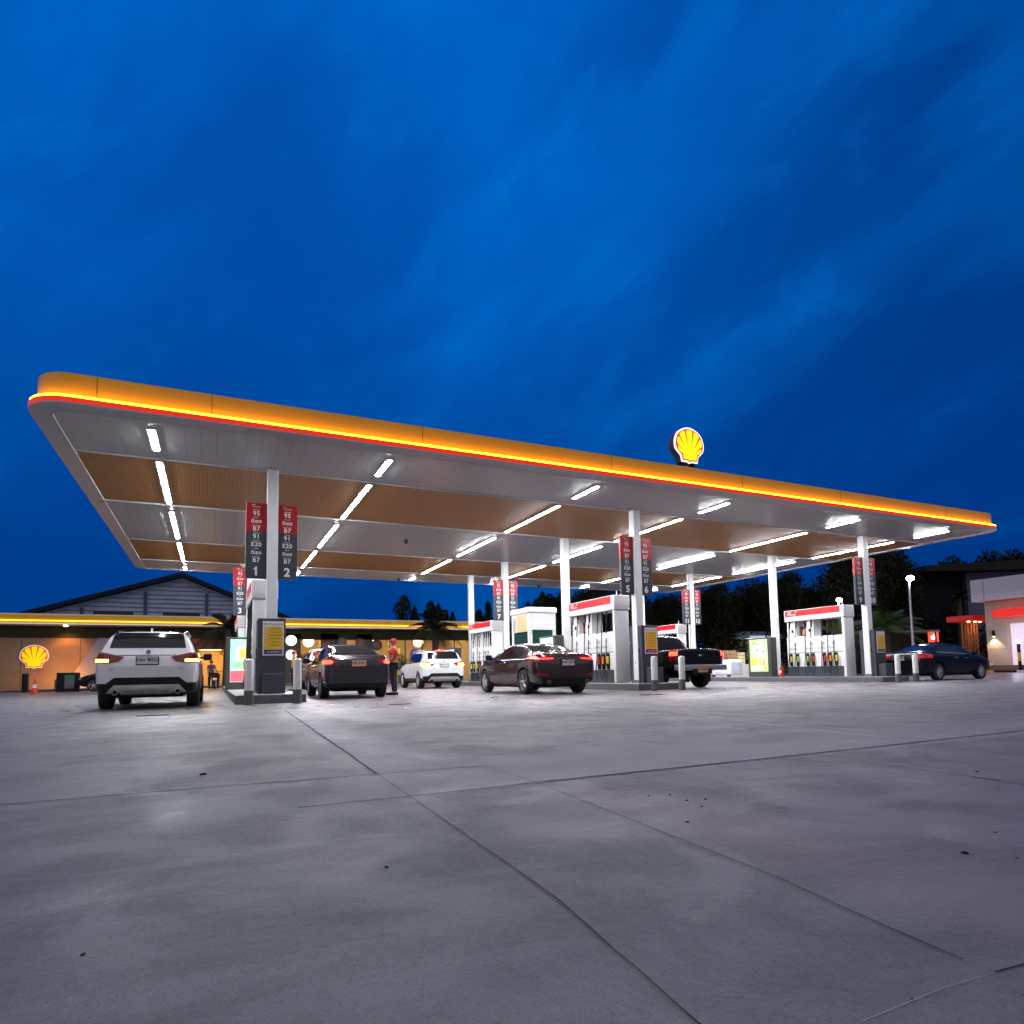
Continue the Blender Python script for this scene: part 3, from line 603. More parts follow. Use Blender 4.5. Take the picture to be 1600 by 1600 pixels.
# ---------------------------------------------------------------- fire extinguishers
def extinguisher(x, y, label):
    t = thing('fire_extinguisher', label, 'fire extinguisher', (x, y, 0.205), 0, 'red fire extinguishers on the right island')
    b = MB(); b.lathe([(0.075, 0.0), (0.08, 0.02), (0.08, 0.36), (0.05, 0.43), (0.025, 0.45)], (0, 0, 0), 'z', mat('extinguisher_red', (0.6, 0.015, 0.012), 0.3), 16); b.build('cylinder', t, 40)
    b = MB(); b.cyl((0, 0, 0), 'z', 0.022, 0.451, 0.50, BLACK, 10); b.box(-0.02, 0.02, -0.10, 0.03, 0.50, 0.52, BLACK); b.build('valve', t)
    b = MB(); b.tube([(0, -0.02, 0.49), (0.0, -0.10, 0.46), (0.02, -0.12, 0.25), (0.02, -0.11, 0.12)], 0.014, RUBBER); b.build('hose', t)
    b = MB(); b.box(-0.082, -0.078, -0.04, 0.04, 0.16, 0.28, LET); b.build('plate', t)
extinguisher(22.2, 19.98, 'red fire extinguisher at the left foot of the right dispenser')
extinguisher(23.45, 17.6, 'red fire extinguisher between the right dispenser and its grey cabinet')

# ---------------------------------------------------------------- goods for sale on the far end of the right island, and a white cart
t = thing('vending_cart', 'white rounded vending cart half hidden behind the pickup tailgate', 'cart', (21.95, 22.75, 0.205))
b = MB(); b.prism([(-0.02, 0.10), (1.42, 0.10), (1.46, 0.26), (0.66, 0.40), (0.48, 0.80), (0.02, 0.83), (-0.04, 0.70)], 'x', 0.05, 0.75, mat('cart_white', (0.72, 0.76, 0.80), 0.35)); 
bmesh.ops.bevel(b.bm, geom=list(b.bm.edges), offset=0.04, segments=2, affect='EDGES', profile=0.5); b.build('shell', t, 50)
for yy in (0.25, 1.25):
    b = MB(); b.cyl((0.1, yy, 0.10), 'x', 0.10, 0.0, 0.08, RUBBER); b.build('wheel', t, 40)
def crate_box(nm, label, cat, x, y, z, w, d, h, m, lines=None, grp=None):
    o = MB(); o.box(-w / 2, w / 2, -d / 2, d / 2, 0, h, m, 0.006)
    if lines:
        for q in range(3):
            for r in range(3): o.box(-w / 2 - .004, -w / 2 - .001, -d / 2 + .06 + r * d / 3.2, -d / 2 + .13 + r * d / 3.2, .08 + q * h / 3.4, .13 + q * h / 3.4, lines)
            for r in range(3): o.box(-w / 2 + .05 + r * w / 3.2, -w / 2 + .12 + r * w / 3.2, -d / 2 - .004, -d / 2 - .001, .08 + q * h / 3.4, .13 + q * h / 3.4, lines)
    o = o.build(nm); o.location = (x, y, z); tag(o, label, cat, grp); return o
KR = mat('cardboard', (0.42, 0.25, 0.12), 0.7); CRM = mat('cream_carton', (0.75, 0.60, 0.32), 0.6); PRD = mat('red_wrap', (0.62, 0.03, 0.03), 0.35); PWH = mat('white_wrap', (0.75, 0.74, 0.72), 0.35); PBL = mat('blue_bottles', (0.06, 0.25, 0.50), 0.25); PPK = mat('pale_carton', (0.66, 0.58, 0.58), 0.6)
gx, gy = 23.0, 25.5
crate_box('stock_table', 'low pale table holding the stock between pickup and juice display', 'table', 24.9, 25.75, 0.0, 2.0, 0.7, 0.82, PPK)
crate_box('carton', 'brown cardboard carton on the stock table', 'carton', 24.75, 25.7, 0.826, 0.56, 0.45, 0.72, KR, BLACK, 'stock for sale')
crate_box('carton', 'cream printed carton next to the juice display', 'carton', 25.4, 25.7, 0.826, 0.5, 0.45, 0.62, CRM, INK, 'stock for sale')
crate_box('bottle_pack', 'shrink wrapped pack of blue bottles on the stock table', 'bottle pack', 24.05, 25.6, 0.826, 0.32, 0.3, 0.24, PBL, LET, 'stock for sale')
crate_box('bottle_pack', 'shrink wrapped pack of red bottles in front of the brown carton', 'bottle pack', 24.5, 25.50, 0.826, 0.34, 0.2, 0.26, PRD, LET, 'stock for sale')
crate_box('oil_pack', 'red and white oil pack stacked above the blue bottles', 'oil pack', 24.1, 25.7, 1.07, 0.42, 0.3, 0.34, PRD, PWH, 'stock for sale')
# ---------------------------------------------------------------- vehicles
def shell_mesh(st, levels=2):
    bm = bmesh.new(); rings = []; cl = bm.edges.layers.float.new('crease_edge')
    for y, lo, sh, top, w, wt in st:
        P = [(0, lo), (w * 0.72, lo), (w * 0.955, lo + 0.07), (w * 1.0, lo + (sh - lo) * 0.50), (w * 0.985, sh - 0.02), (w * 0.5 * 1.0 + wt * 0.5 if top - sh > 0.2 else w * 0.93, sh + (top - sh) * 0.5), (wt, top - 0.035 if top - sh > 0.2 else top - 0.012), (wt * 0.72, top), (0, top + 0.008)]
        ring = [bm.verts.new((x, y, z)) for x, z in P] + [bm.verts.new((-x, y, z)) for x, z in P[-2:0:-1]]
        rings.append(ring)
    n = len(rings[0])
    for A, B in zip(rings, rings[1:]):
        for i in range(n): bm.faces.new((A[i], A[(i + 1) % n], B[(i + 1) % n], B[i]))
    # end caps: quads across the ring so that the smoothed ends stay round
    for ring in (rings[0], rings[-1]):
        for i in range(n // 2):
            a, b_, c, d = ring[i], ring[i + 1], ring[(n - i - 1) % n], ring[(n - i) % n]
            q = list(dict.fromkeys((a, b_, c, d)))
            if len(q) >= 3: bm.faces.new(q)
    def crease(a, b_, v):
        e = bm.edges.get((a, b_))
        if e: e[cl] = v
    for A, B in zip(rings, rings[1:]):
        for i, v in ((4, .62), (12, .62), (2, .4), (14, .4), (6, .25), (10, .25)): crease(A[i], B[i], v)
    for k, v in ((0, .35), (1, .35), (len(rings) - 2, .25)):
        for i in range(n): crease(rings[k][i], rings[k][(i + 1) % n], v)
    bmesh.ops.recalc_face_normals(bm, faces=bm.faces)
    me = bpy.data.meshes.new('shell'); bm.to_mesh(me); bm.free()
    return eval_mesh(me, levels)
def eval_mesh(me, levels=0, cutter=None):
    o = bpy.data.objects.new('tmp', me); C.objects.link(o); co = None
    if levels: mo = o.modifiers.new('s', 'SUBSURF'); mo.levels = levels; mo.render_levels = levels
    if cutter:
        co = bpy.data.objects.new('cut', cutter); C.objects.link(co)
        mo = o.modifiers.new('b', 'BOOLEAN'); mo.operation = 'DIFFERENCE'; mo.object = co; mo.solver = 'EXACT'
    bpy.context.view_layer.update()
    r = bpy.data.meshes.new_from_object(o.evaluated_get(bpy.context.evaluated_depsgraph_get()))
    bpy.data.objects.remove(o)
    if co: bpy.data.objects.remove(co)
    return r
def patch(shell, ax, poly, sgn, off, name, m, parent, lim=None, ang=0.12, skip=None):
    """a panel that follows the shell: cut out by a convex outline seen along axis ax, raised by off"""
    bm = bmesh.new(); bm.from_mesh(shell); bm.normal_update()
    cx = sum(p[0] for p in poly) / len(poly); cy = sum(p[1] for p in poly) / len(poly)
    i = 'xyz'.index(ax)
    fs = [f for f in bm.faces if f.normal[i] * sgn < ang or (lim and not (lim[0] <= f.calc_center_median()[i] <= lim[1])) or (not lim and f.calc_center_median()[i] * sgn < 0.1)]
    bmesh.ops.delete(bm, geom=fs, context='FACES')
    for a, b_ in zip(poly, poly[1:] + poly[:1]):
        e = (b_[0] - a[0], b_[1] - a[1]); nn = (e[1], -e[0])
        if nn[0] * (cx - a[0]) + nn[1] * (cy - a[1]) > 0: nn = (-nn[0], -nn[1])
        if ax == 'x': co, no = (0, a[0], a[1]), (0, nn[0], nn[1])
        elif ax == 'y': co, no = (a[0], 0, a[1]), (nn[0], 0, nn[1])
        else: co, no = (a[0], a[1], 0), (nn[0], nn[1], 0)
        bmesh.ops.bisect_plane(bm, geom=bm.verts[:] + bm.edges[:] + bm.faces[:], dist=1e-5, plane_co=co, plane_no=no, clear_outer=True)
    bm.normal_update()
    nrm = {v: v.normal.copy() for v in bm.verts}
    ext = bmesh.ops.extrude_face_region(bm, geom=bm.faces[:]) if bm.faces else None
    for v, n in nrm.items():
        pass
    if ext:
        new = [v for v in ext['geom'] if isinstance(v, bmesh.types.BMVert)]
        for v in new:
            pass
        for v in new: v.co += v.normal * off
    for f in bm.faces: f.smooth = True
    me = bpy.data.meshes.new(name); bm.to_mesh(me); bm.free(); me.materials.append(m); me.set_sharp_from_angle(angle=R(35))
    o = bpy.data.objects.new(name, me); C.objects.link(o); o.parent = parent
    return o
def rounded(x0, x1, z0, z1, r, top=0.0, n=4):
    """rounded trapezoid, narrower at the top by 'top' on each side"""
    P = []
    for cx, cz, a0 in ((x1 - r, z0 + r, -90), (x1 - r - top, z1 - r, 0), (x0 + r + top, z1 - r, 90), (x0 + r, z0 + r, 180)):
        for i in range(n + 1): a = R(a0 + 90 * i / n); P.append((cx + r * math.cos(a), cz + r * math.sin(a)))
    return P
def mir(p): return [(-x, z) for x, z in p]
LITRED = mat('lit_red_lamp', (0.6, 0.02, 0.02), 0.2, emit=(1.0, 0.015, 0.01), es=9); LITAMB = mat('lit_amber_lamp', (0.8, 0.4, 0.05), 0.2, emit=(1.0, 0.42, 0.05), es=11); LENS = mat('red_lens', (0.16, 0.006, 0.008), 0.12, coat=0.5)
LITBRK = mat('lit_brake_lamp', (0.7, 0.1, 0.05), 0.2, emit=(1.0, 0.022, 0.012), es=11)
REFL = mat('red_reflector', (0.30, 0.01, 0.01), 0.25); PLATE = mat('number_plate', (0.78, 0.78, 0.76), 0.35); PLATER = mat('orange_number_plate', (0.72, 0.38, 0.24), 0.4)
BADGE = mat('badge_blue', (0.01, 0.05, 0.18), 0.3); HLAMP = mat('clear_lamp', (0.35, 0.36, 0.38), 0.1, 0.3)
def make_wheel(root, x, y, r, wd, nsp, style):
    s = 1 if x > 0 else -1
    b = MB(); prof = [(r * 0.68, -wd / 2), (r * 0.93, -wd / 2), (r * 0.985, -wd / 2 + 0.02), (r, -wd * 0.28), (r, wd * 0.28), (r * 0.985, wd / 2 - 0.02), (r * 0.93, wd / 2), (r * 0.68, wd / 2), (r * 0.66, wd / 2 - 0.03), (r * 0.66, -wd / 2 + 0.03)]
    b.lathe(prof + [prof[0]], (0, 0, 0), 'x', RUBBER, 36); ty = b.build('wheel', root, 40); ty.location = (x, y, r)
    b = MB(); xo = s * (wd / 2 - 0.012)
    b.lathe([(r * 0.70, xo), (r * 0.66, xo - s * 0.005), (r * 0.63, xo - s * 0.06), (r * 0.70, xo - s * 0.06)], (0, 0, 0), 'x', ALLOY, 36, False)
    b.lathe([(r * 0.66, xo - s * 0.075), (0.0, xo - s * 0.075)], (0, 0, 0), 'x', BLACK, 24)
    b.lathe([(r * 0.16, xo - s * 0.06), (r * 0.15, xo - s * 0.004), (0.0, xo)], (0, 0, 0), 'x', ALLOY, 16)
    for k in range(nsp):
        for dv in ((-0.10, 0.10) if style == 'double' else (0,)):
            a = 2 * math.pi * k / nsp + 0.2; p0 = Vector((xo - s * 0.02, math.cos(a) * r * 0.12, math.sin(a) * r * 0.12)); p1 = Vector((xo - s * 0.012, math.cos(a + dv * 1.6) * r * 0.655, math.sin(a + dv * 1.6) * r * 0.655))
            b.tube([p0, p1], r * 0.040 if style == 'double' else r * 0.058, ALLOY, 6, r * 0.030 if style == 'double' else r * 0.046)
    b.build('rim', ty, 40)
    return ty
def make_car(name, label, cat, st, paint, spec, loc, rz, group='cars at the station'):
    root = thing(name, label, cat, loc, rz, group)
    sh = shell_mesh(st); r, wb, tr = spec['r'], spec['axles'], spec['track']
    cut = MB()
    for y in wb:
        for s in (-1, 1): cut.cyl((0, y, r + 0.01), 'x', r + 0.055, s * (tr - 0.30), s * (tr + 0.4), BLACK, 28)
    if 'bed' in spec: cut.box(*spec['bed'], BLACK)
    me_c = bpy.data.meshes.new('cutter'); cut.bm.to_mesh(me_c); cut.bm.free()
    body = eval_mesh(sh.copy(), 0, me_c); body.name = 'body'; body.materials.clear(); body.materials.append(paint)
    if spec.get('clad'):
        bm = bmesh.new(); bm.from_mesh(body); z = spec['clad']
        bmesh.ops.bisect_plane(bm, geom=bm.verts[:] + bm.edges[:] + bm.faces[:], dist=1e-5, plane_co=(0, 0, z), plane_no=(0, 0, 1))
        for f in bm.faces: f.material_index = 1 if f.calc_center_median().z < z else 0
        bm.to_mesh(body); bm.free(); body.materials.append(BLACK)
    body.shade_smooth(); body.set_sharp_from_angle(angle=R(42))
    bo = bpy.data.objects.new('body', body); C.objects.link(bo); bo.parent = root
    for y in wb:
        for s in (-1, 1): make_wheel(root, s * (tr - spec['tw'] / 2), y, r, spec['tw'], spec['spokes'], spec['style'])
    b = MB(); b.box(-tr + 0.3, tr - 0.3, wb[0] - 0.3, wb[1] + 0.3, st[6][1] - 0.03, st[6][1] + 0.05, BLACK); 
    for y in wb: b.cyl((0, y, r), 'x', 0.06, -tr + 0.25, tr - 0.25, BLACK, 8)
    b.build('underbody', root)
    RL = (-9, spec.get('rear_y', -0.4))
    def rear(poly, nm, m, off=0.005, par=root, ang=0.10, lim=None): return patch(sh, 'y', poly, -1, off, nm, m, par, (-9, lim if lim is not None else spec.get('rear_y', -0.4)), ang)
    from mathutils.bvhtree import BVHTree
    bt_ = BVHTree.FromPolygons([v.co.copy() for v in sh.vertices], [tuple(p.vertices) for p in sh.polygons])
    def ry(x, z):
        h = bt_.ray_cast(Vector((x, -6, z)), Vector((0, 1, 0))); return h[0].y if h[0] else -2.2
    def sidep(poly, s, nm, m, off=0.005, par=root): return patch(sh, 'x', poly, s, off, nm, m, par)
    rear(spec['rear_glass'], 'rear_window', GLASS, 0.006)
    patch(sh, 'y', spec['windscreen'], 1, 0.006, 'windscreen', GLASS, root, (0.2, 9), 0.10)
    for s in (-1, 1):
        for p in spec['side_glass']: sidep(p, s, 'side_window', GLASS, 0.006)
        for y0, y1, z0, z1 in spec.get('seams', ()): sidep([(y0, z0), (y1, z1), (y1 + 0.010, z1), (y0 + 0.010, z0)], s, 'door_seam', BLACK, 0.0025)
        for y, z in spec.get('handles', ()):
            b = MB(); xx = s * (tr + 0.005); b.box(xx - 0.02, xx + 0.02, y - 0.10, y + 0.10, z - 0.014, z + 0.014, spec.get('handle_mat', paint), 0.008); b.build('door_handle', root)
        y, z = spec['mirror']; b = MB(); x0 = s * (tr - 0.06); b.box(min(x0, x0 + s * .08), max(x0, x0 + s * .08), y - 0.03, y + 0.03, z - 0.03, z + 0.02, BLACK, 0.008)
        b.box(min(x0 + s * .07, x0 + s * .26), max(x0 + s * .07, x0 + s * .26), y - 0.07, y + 0.07, z - 0.07, z + 0.09, spec.get('mirror_mat', BLACK), 0.035, 3); b.build('wing_mirror', root, 50)
        for p, m in spec['tails']:
            q = [(x * s, z) for x, z in p]; lens = rear(q, 'tail_light', m, 0.012, root, 0.02, spec['lamp_y'])
            for p2, m2 in spec['lit']: rear([(x * s, z) for x, z in p2], 'lit_lamp', m2, 0.016, lens, 0.02, spec['lamp_y'])
        for p in spec.get('side_tails', ()): sidep(p, s, 'tail_light_side', LENS, 0.012)
        for p in spec.get('reflectors', ()): rear([(x * s, z) for x, z in p], 'reflector', REFL, 0.006)
        patch(sh, 'y', [(x * s, z) for x, z in spec['head']], 1, 0.01, 'headlight', HLAMP, root, (0.5, 9), 0.05)
        if 'exhaust' in spec:
            x, z, y, er = spec['exhaust']; y = ry(x * s, z) - .03; b = MB(); b.lathe([(er * .8, 0.10), (er * .8, -0.005), (er, -0.005), (er, 0.12)], (x * s, y, z), 'y', CHROME, 16, False); b.lathe([(er * .8, 0.0), (0, 0.0)], (x * s, y, z), 'y', BLACK, 12); b.lathe([(er * 1.35, 0.012), (er * 1.35, 0.10)], (x * s, y, z), 'y', BLACK, 16); b.build('exhaust', root, 40)
    for p, m, nm in spec.get('rear_panels', ()): rear(p, nm, m, 0.004 if nm != 'diffuser' else 0.010)
    if 'top_lamp' in spec: rear(spec['top_lamp'], 'brake_lamp', LITBRK, 0.02)
    zp = spec['plate'][1]; yp = spec['plate'][0] if spec.get('plate_fixed') else min(ry(0.0, zp - .08), ry(0.0, zp + .08)) - .004
    b = MB(); b.box(-0.20, 0.20, yp - 0.012, yp + 0.10, zp - 0.095, zp + 0.085, BLACK, 0.01); hol = b.build('plate_holder', root)
    b = MB(); b.box(-0.185, 0.185, yp - 0.020, yp - 0.0125, zp - 0.075, zp + 0.075, spec.get('plate_mat', PLATE), 0.003); b.text(spec['plate_text'], 0.10, face((0, yp - 0.0215, zp + 0.012), '-y'), BLACK, 0.02); b.build('number_plate', hol)
    for sx, size, z, y, txt in spec.get('badges', ()):
        b = MB(); b.text(txt, size, face((sx, min(ry(sx, z - .03), ry(sx, z + .03)) - .006, z), '-y'), CHROME, 0.02); b.build('badge', root)
    if 'roundel' in spec:
        z = spec['roundel'][1]; y = min(ry(0, z - .03), ry(0, z + .04)) - .006; b = MB(); b.lathe([(0.042, 0.06), (0.042, 0.0), (0.030, -0.003)], (0, y, z), 'y', BLACK, 18); b.lathe([(0.030, -0.0032), (0.0, -0.004)], (0, y, z), 'y', LET, 16)
        for q in ((0, 90), (180, 270)): b.prism([(0, z)] + [(0.029 * math.cos(R(q[0] + k * 15)), z + 0.029 * math.sin(R(q[0] + k * 15))) for k in range(7)], 'y', y - 0.0065, y - 0.0045, BADGE)
        b.build('emblem', root)
    if 'rails' in spec:
        for s in (-1, 1):
            b = MB(); b.tube([(s * 0.60, -1.35, 1.545), (s * 0.625, -1.2, 1.60), (s * 0.63, -0.4, 1.632), (s * 0.63, 0.35, 1.60), (s * 0.61, 0.5, 1.545)], 0.02, spec['rails'], 6); b.build('roof_rail', root, 50)
        b = MB(); b.prism([(-1.52, 1.575), (-1.36, 1.575), (-1.46, 1.655)], 'x', -0.02, 0.02, paint); b.build('aerial_fin', root)
    return root, sh

PWHITE = mat('white_car_paint', (0.80, 0.80, 0.81), 0.24, var=0.01, coat=1.0)
PBROWN = mat('dark_brown_car_paint', (0.024, 0.010, 0.010), 0.18, 0.0, var=0.05, coat=0.7, spec=0.4)
PVIOLET = mat('dark_violet_grey_car_paint', (0.020, 0.018, 0.030), 0.22, 0.0, var=0.03, coat=0.6, spec=0.4)
PNAVY = mat('navy_blue_car_paint', (0.006, 0.006, 0.010), 0.24, 0.0, var=0.03, coat=0.0, spec=0.22)
PBLACK = mat('black_car_paint', (0.006, 0.006, 0.010), 0.2, 0.0, var=0.03, coat=0.2, spec=0.3)

SUV = [(-2.22, .42, .70, .84, .70, .60), (-2.17, .31, .84, 1.02, .83, .72), (-2.10, .28, .96, 1.13, .885, .765), (-2.03, .27, 1.02, 1.23, .90, .755), (-1.93, .26, 1.03, 1.42, .905, .70), (-1.80, .25, 1.03, 1.56, .908, .665), (-1.35, .25, 1.03, 1.590, .91, .655), (-.5, .24, 1.01, 1.605, .91, .655), (.3, .24, .99, 1.585, .91, .655), (.72, .24, .98, 1.47, .91, .665), (1.18, .25, .97, 1.13, .905, .71), (1.45, .26, .95, 1.03, .90, .73), (1.9, .28, .88, .93, .88, .69), (2.12, .32, .76, .82, .82, .60), (2.22, .42, .60, .66, .66, .50)]
def suv_spec(plate, body_m, lit_m, badge):
    return dict(r=.345, axles=(-1.33, 1.34), track=.905, tw=.23, spokes=5, style='double', clad=.44, rear_y=-0.9, lamp_y=-1.72,
        rear_glass=rounded(-.71, .71, 1.215, 1.535, .07, .09), windscreen=rounded(-.70, .70, 1.10, 1.50, .06, .08),
        side_glass=[[(-1.62, 1.20), (-1.52, 1.10), (-.75, 1.075), (-.75, 1.47), (-1.30, 1.455), (-1.55, 1.36)], [(-.72, 1.075), (.05, 1.06), (.05, 1.49), (-.72, 1.475)], [(.08, 1.06), (.92, 1.07), (.80, 1.20), (.45, 1.45), (.08, 1.485)]],
        seams=[(-.74, -.74, .42, 1.05), (.06, .06, .40, 1.04), (.98, .98, .45, 1.0)], handles=[(-.55, .93), (.22, .93)], mirror=(.72, 1.10),
        tails=[([(.905, .925), (.905, 1.085), (.79, 1.125), (.40, 1.03), (.50, .94), (.64, .915)], LENS)], lit=[([(.90, .935), (.90, .992), (.66, .985), (.66, .932)], lit_m)],
        side_tails=[[(-2.2, .93), (-2.2, 1.10), (-1.93, 1.10), (-1.86, 1.05), (-1.95, .95)]], reflectors=[[(.52, .60), (.86, .60), (.86, .655), (.54, .640)]] if 0 else [],
        head=[(.45, .72), (.84, .74), (.84, .86), (.50, .84)], exhaust=(.54, .345, -2.20, .05),
        rear_panels=[([(-.92, .24), (-.92, .515), (.92, .515), (.92, .24)], BLACK, 'bumper_insert'), ([(-.70, .512), (-.56, .63), (.56, .63), (.70, .512)], BLACK, 'bumper_insert'), ([(-.60, .28), (-.66, .34), (-.55, .45), (-.3, .47), (.3, .47), (.55, .45), (.66, .34), (.60, .28), (.44, .36), (-.44, .36)] if 0 else [(-.70, .33), (-.56, .485), (.56, .485), (.70, .33)], mat('silver_trim', (.62, .62, .64), .3, .6), 'diffuser'), ([(-.46, .30), (-.40, .372), (.40, .372), (.46, .30)], mat('dull_silver', (.34, .34, .36), .4, .4), 'diffuser'), ([(-.50, 1.062), (-.49, 1.074), (.49, 1.074), (.50, 1.062)], BLACK, 'tailgate_recess')],
        plate=(-2.155, .965), plate_text=plate, badges=badge, roundel=(-2.115, 1.135), rails=CHROME)
s1 = suv_spec('1ขบ 8022', PWHITE, LITAMB, [(-.60, .085, .79, -2.212, 'X1'), (.60, .045, .80, -2.208, 'sDrive')])
make_car('white_suv', 'white SUV seen from behind with amber lights, nearest the camera at left', 'car', SUV, PWHITE, s1, (-1.126, 16.706, 0), -0.93)
s2 = suv_spec('4กค 153', PWHITE, LITAMB, []); s2['top_lamp'] = [(-.20, 1.545), (-.20, 1.585), (.20, 1.585), (.20, 1.545)]; s2['lit'] = [([(.90, .93), (.90, 1.06), (.60, 1.02), (.60, .932)], LITAMB)]; s2['rails'] = PWHITE
make_car('white_suv', 'smaller white SUV with its brake light lit, refuelling in the rear row', 'car', SUV, PWHITE, s2, (8.73, 27.24, 0), -1.58)
s3 = suv_spec('6ขฎ 27', PWHITE, LENS, []); s3['lit'] = []
rt, sh3 = make_car('white_van', 'white van with a dark red panel, mostly hidden beyond the dark sedan', 'van', [(y, lo, sh + .06, top + (.24 if top > 1.2 else .06), w_, wt) for y, lo, sh, top, w_, wt in SUV], PWHITE, {**s3, 'rear_glass': rounded(-.70, .70, 1.30, 1.72, .06, .06), 'side_glass': [[(-1.6, 1.25), (-.75, 1.2), (-.75, 1.68), (-1.5, 1.66)], [(-.7, 1.2), (.6, 1.2), (.5, 1.66), (-.7, 1.68)]], 'windscreen': rounded(-.70, .70, 1.2, 1.7, .06, .08), 'rails': PWHITE}, (4.7, 30.6, 0), -3)
b = MB(); b.box(-0.62, 0.0, -2.20, -2.10, 1.26, 1.66, mat('dark_red_panel', (0.22, 0.008, 0.012), 0.4, emit=(.5, .01, .02), es=.35)); b.text('DELI', 0.2, face((-0.31, -2.204, 1.46), '-y'), LET, .02) if 0 else None; b.build('red_panel', rt)

SED = [(-2.26, .40, .70, .80, .68, .58), (-2.20, .27, .86, .98, .82, .72), (-2.10, .24, .94, 1.08, .865, .76), (-1.95, .23, .965, 1.115, .885, .745), (-1.65, .22, .97, 1.135, .895, .70), (-1.42, .22, .965, 1.20, .90, .655), (-.95, .21, .96, 1.375, .90, .60), (-.45, .20, .95, 1.445, .90, .585), (.1, .20, .94, 1.445, .90, .59), (.5, .20, .93, 1.375, .90, .60), (1.0, .21, .92, 1.14, .895, .67), (1.3, .22, .91, 1.0, .89, .70), (1.85, .24, .82, .88, .87, .68), (2.12, .28, .70, .76, .80, .60), (2.26, .38, .55, .60, .62, .50)]
def sedan_spec(plate, lit):
    return dict(r=.325, axles=(-1.34, 1.38), track=.895, tw=.215, spokes=5, style='double', rear_y=-0.3, lamp_y=-1.72,
        rear_glass=rounded(-.70, .70, 1.155, 1.405, .05, .13), windscreen=rounded(-.68, .68, 1.06, 1.38, .05, .10),
        side_glass=[[(-1.25, 1.10), (-1.10, 1.02), (-.45, 1.005), (-.45, 1.345), (-.75, 1.32)], [(-.42, 1.005), (.16, 1.0), (.16, 1.365), (-.42, 1.35)], [(.19, 1.0), (.98, 1.02), (.62, 1.24), (.40, 1.345), (.19, 1.365)]],
        seams=[(-.44, -.44, .32, 1.0), (.175, .175, .32, .99), (1.02, 1.02, .36, .97)], handles=[(-.25, .87), (.38, .86)], mirror=(.78, 1.04),
        tails=[([(.90, .875), (.90, 1.03), (.76, 1.06), (.46, 1.0), (.52, .93), (.74, .865)], LENS)], lit=lit,
        side_tails=[[(-2.2, .88), (-2.2, 1.04), (-1.98, 1.05), (-1.84, 1.01), (-1.98, .90)]],
        head=[(.40, .62), (.82, .66), (.82, .80), (.44, .74)],
        rear_panels=[([(-.78, .24), (-.80, .40), (.80, .40), (.78, .24)], BLACK, 'lower_bumper'), ([(-.44, .80), (-.50, .985), (.50, .985), (.44, .80)], BLACK if 0 else mat('shadow_recess', (.012, .012, .018), .3), 'plate_recess'), ([(-.86, .655), (-.86, .662), (.86, .662), (.86, .655)], BLACK, 'bumper_seam')],
        plate=(-2.225, .905), plate_text=plate, badges=[], )
m1 = sedan_spec('กด 3351', [([(.87, .90), (.87, .99), (.70, .99), (.64, .94), (.70, .895)], LITBRK)]); m1['handle_mat'] = PVIOLET; m1['plate_mat'] = PLATER
make_car('dark_sedan', 'dark violet grey sedan with glowing tail lights beside the attendant', 'car', [(y * .96, lo, sh + .02, top + .035, w_ * .965, wt * .97) for y, lo, sh, top, w_, wt in SED], PVIOLET, {**m1, 'axles': (-1.27, 1.30), 'track': .865, 'plate': (-2.14, .905)}, (3.48, 18.89, 0), -0.76)
m2 = sedan_spec('7กฬ 2391', [([(.88, .945), (.89, 1.01), (.83, 1.01), (.80, .945)], LITBRK), ([(.86, .915), (.86, .945), (.42, .955), (.42, .93)], LITRED)])
m2.update(exhaust=(.57, .335, -2.28, .05), roundel=(-2.165, 1.05), spokes=5, axles=(-1.40, 1.44), r=.335, reflectors=[[(.55, .50), (.85, .52), (.85, .565), (.57, .54)]], tails=[([(.91, .86), (.91, 1.03), (.78, 1.055), (.38, .985), (.38, .90), (.60, .86)], LENS)])
m2['rear_panels'] = [([(-.70, .24), (-.76, .44), (.76, .44), (.70, .24)], BLACK, 'diffuser_insert'), ([(-.86, .655), (-.86, .662), (.86, .662), (.86, .655)], BLACK, 'bumper_seam')]
make_car('brown_sedan', 'glossy dark brown sedan with slim red tail lights and twin exhausts', 'car', [(y * 1.035, lo, sh, top - .01, w_ * 1.01, wt) for y, lo, sh, top, w_, wt in SED], PBROWN, {**m2, 'plate': (-2.30, .83), 'track': .905}, (8.57, 17.0, 0), -1.3)
m3 = sedan_spec('5กช 7421', []); m3.update(r=.33, spokes=10, style='single', axles=(-1.33, 1.37), mirror_mat=PNAVY, handles=[(-.25, .87), (.38, .86)], handle_mat=CHROME)
m3['tails'] = [([(.905, .86), (.905, 1.0), (.78, 1.02), (.44, .98), (.44, .91), (.70, .86)], mat('bright_red_lens', (.40, .01, .012), .12, coat=.5, emit=(1, .03, .02), es=.25))]
root_n, shn = make_car('navy_sedan', 'navy blue sedan turning out to the right past the white bollards', 'car', [(y * 1.02, lo, sh, top + .005, w_, wt) for y, lo, sh, top, w_, wt in SED], PNAVY, {**m3, 'plate': (-2.27, .86)}, (26.55, 16.1, 0), -90)
for s in (-1, 1): patch(shn, 'x', [(-1.32, 1.10), (-1.28, 1.075), (.98, .985), (1.0, 1.0)], s, 0.009, 'window_trim', CHROME, root_n)
m4 = sedan_spec('2กจ 608', []); m4.update(spokes=5)
make_car('black_car', 'black car parked by the shop wall, left of the near white SUV', 'car', SED, PBLACK, m4, (-4.3, 41.6, 0), 80)

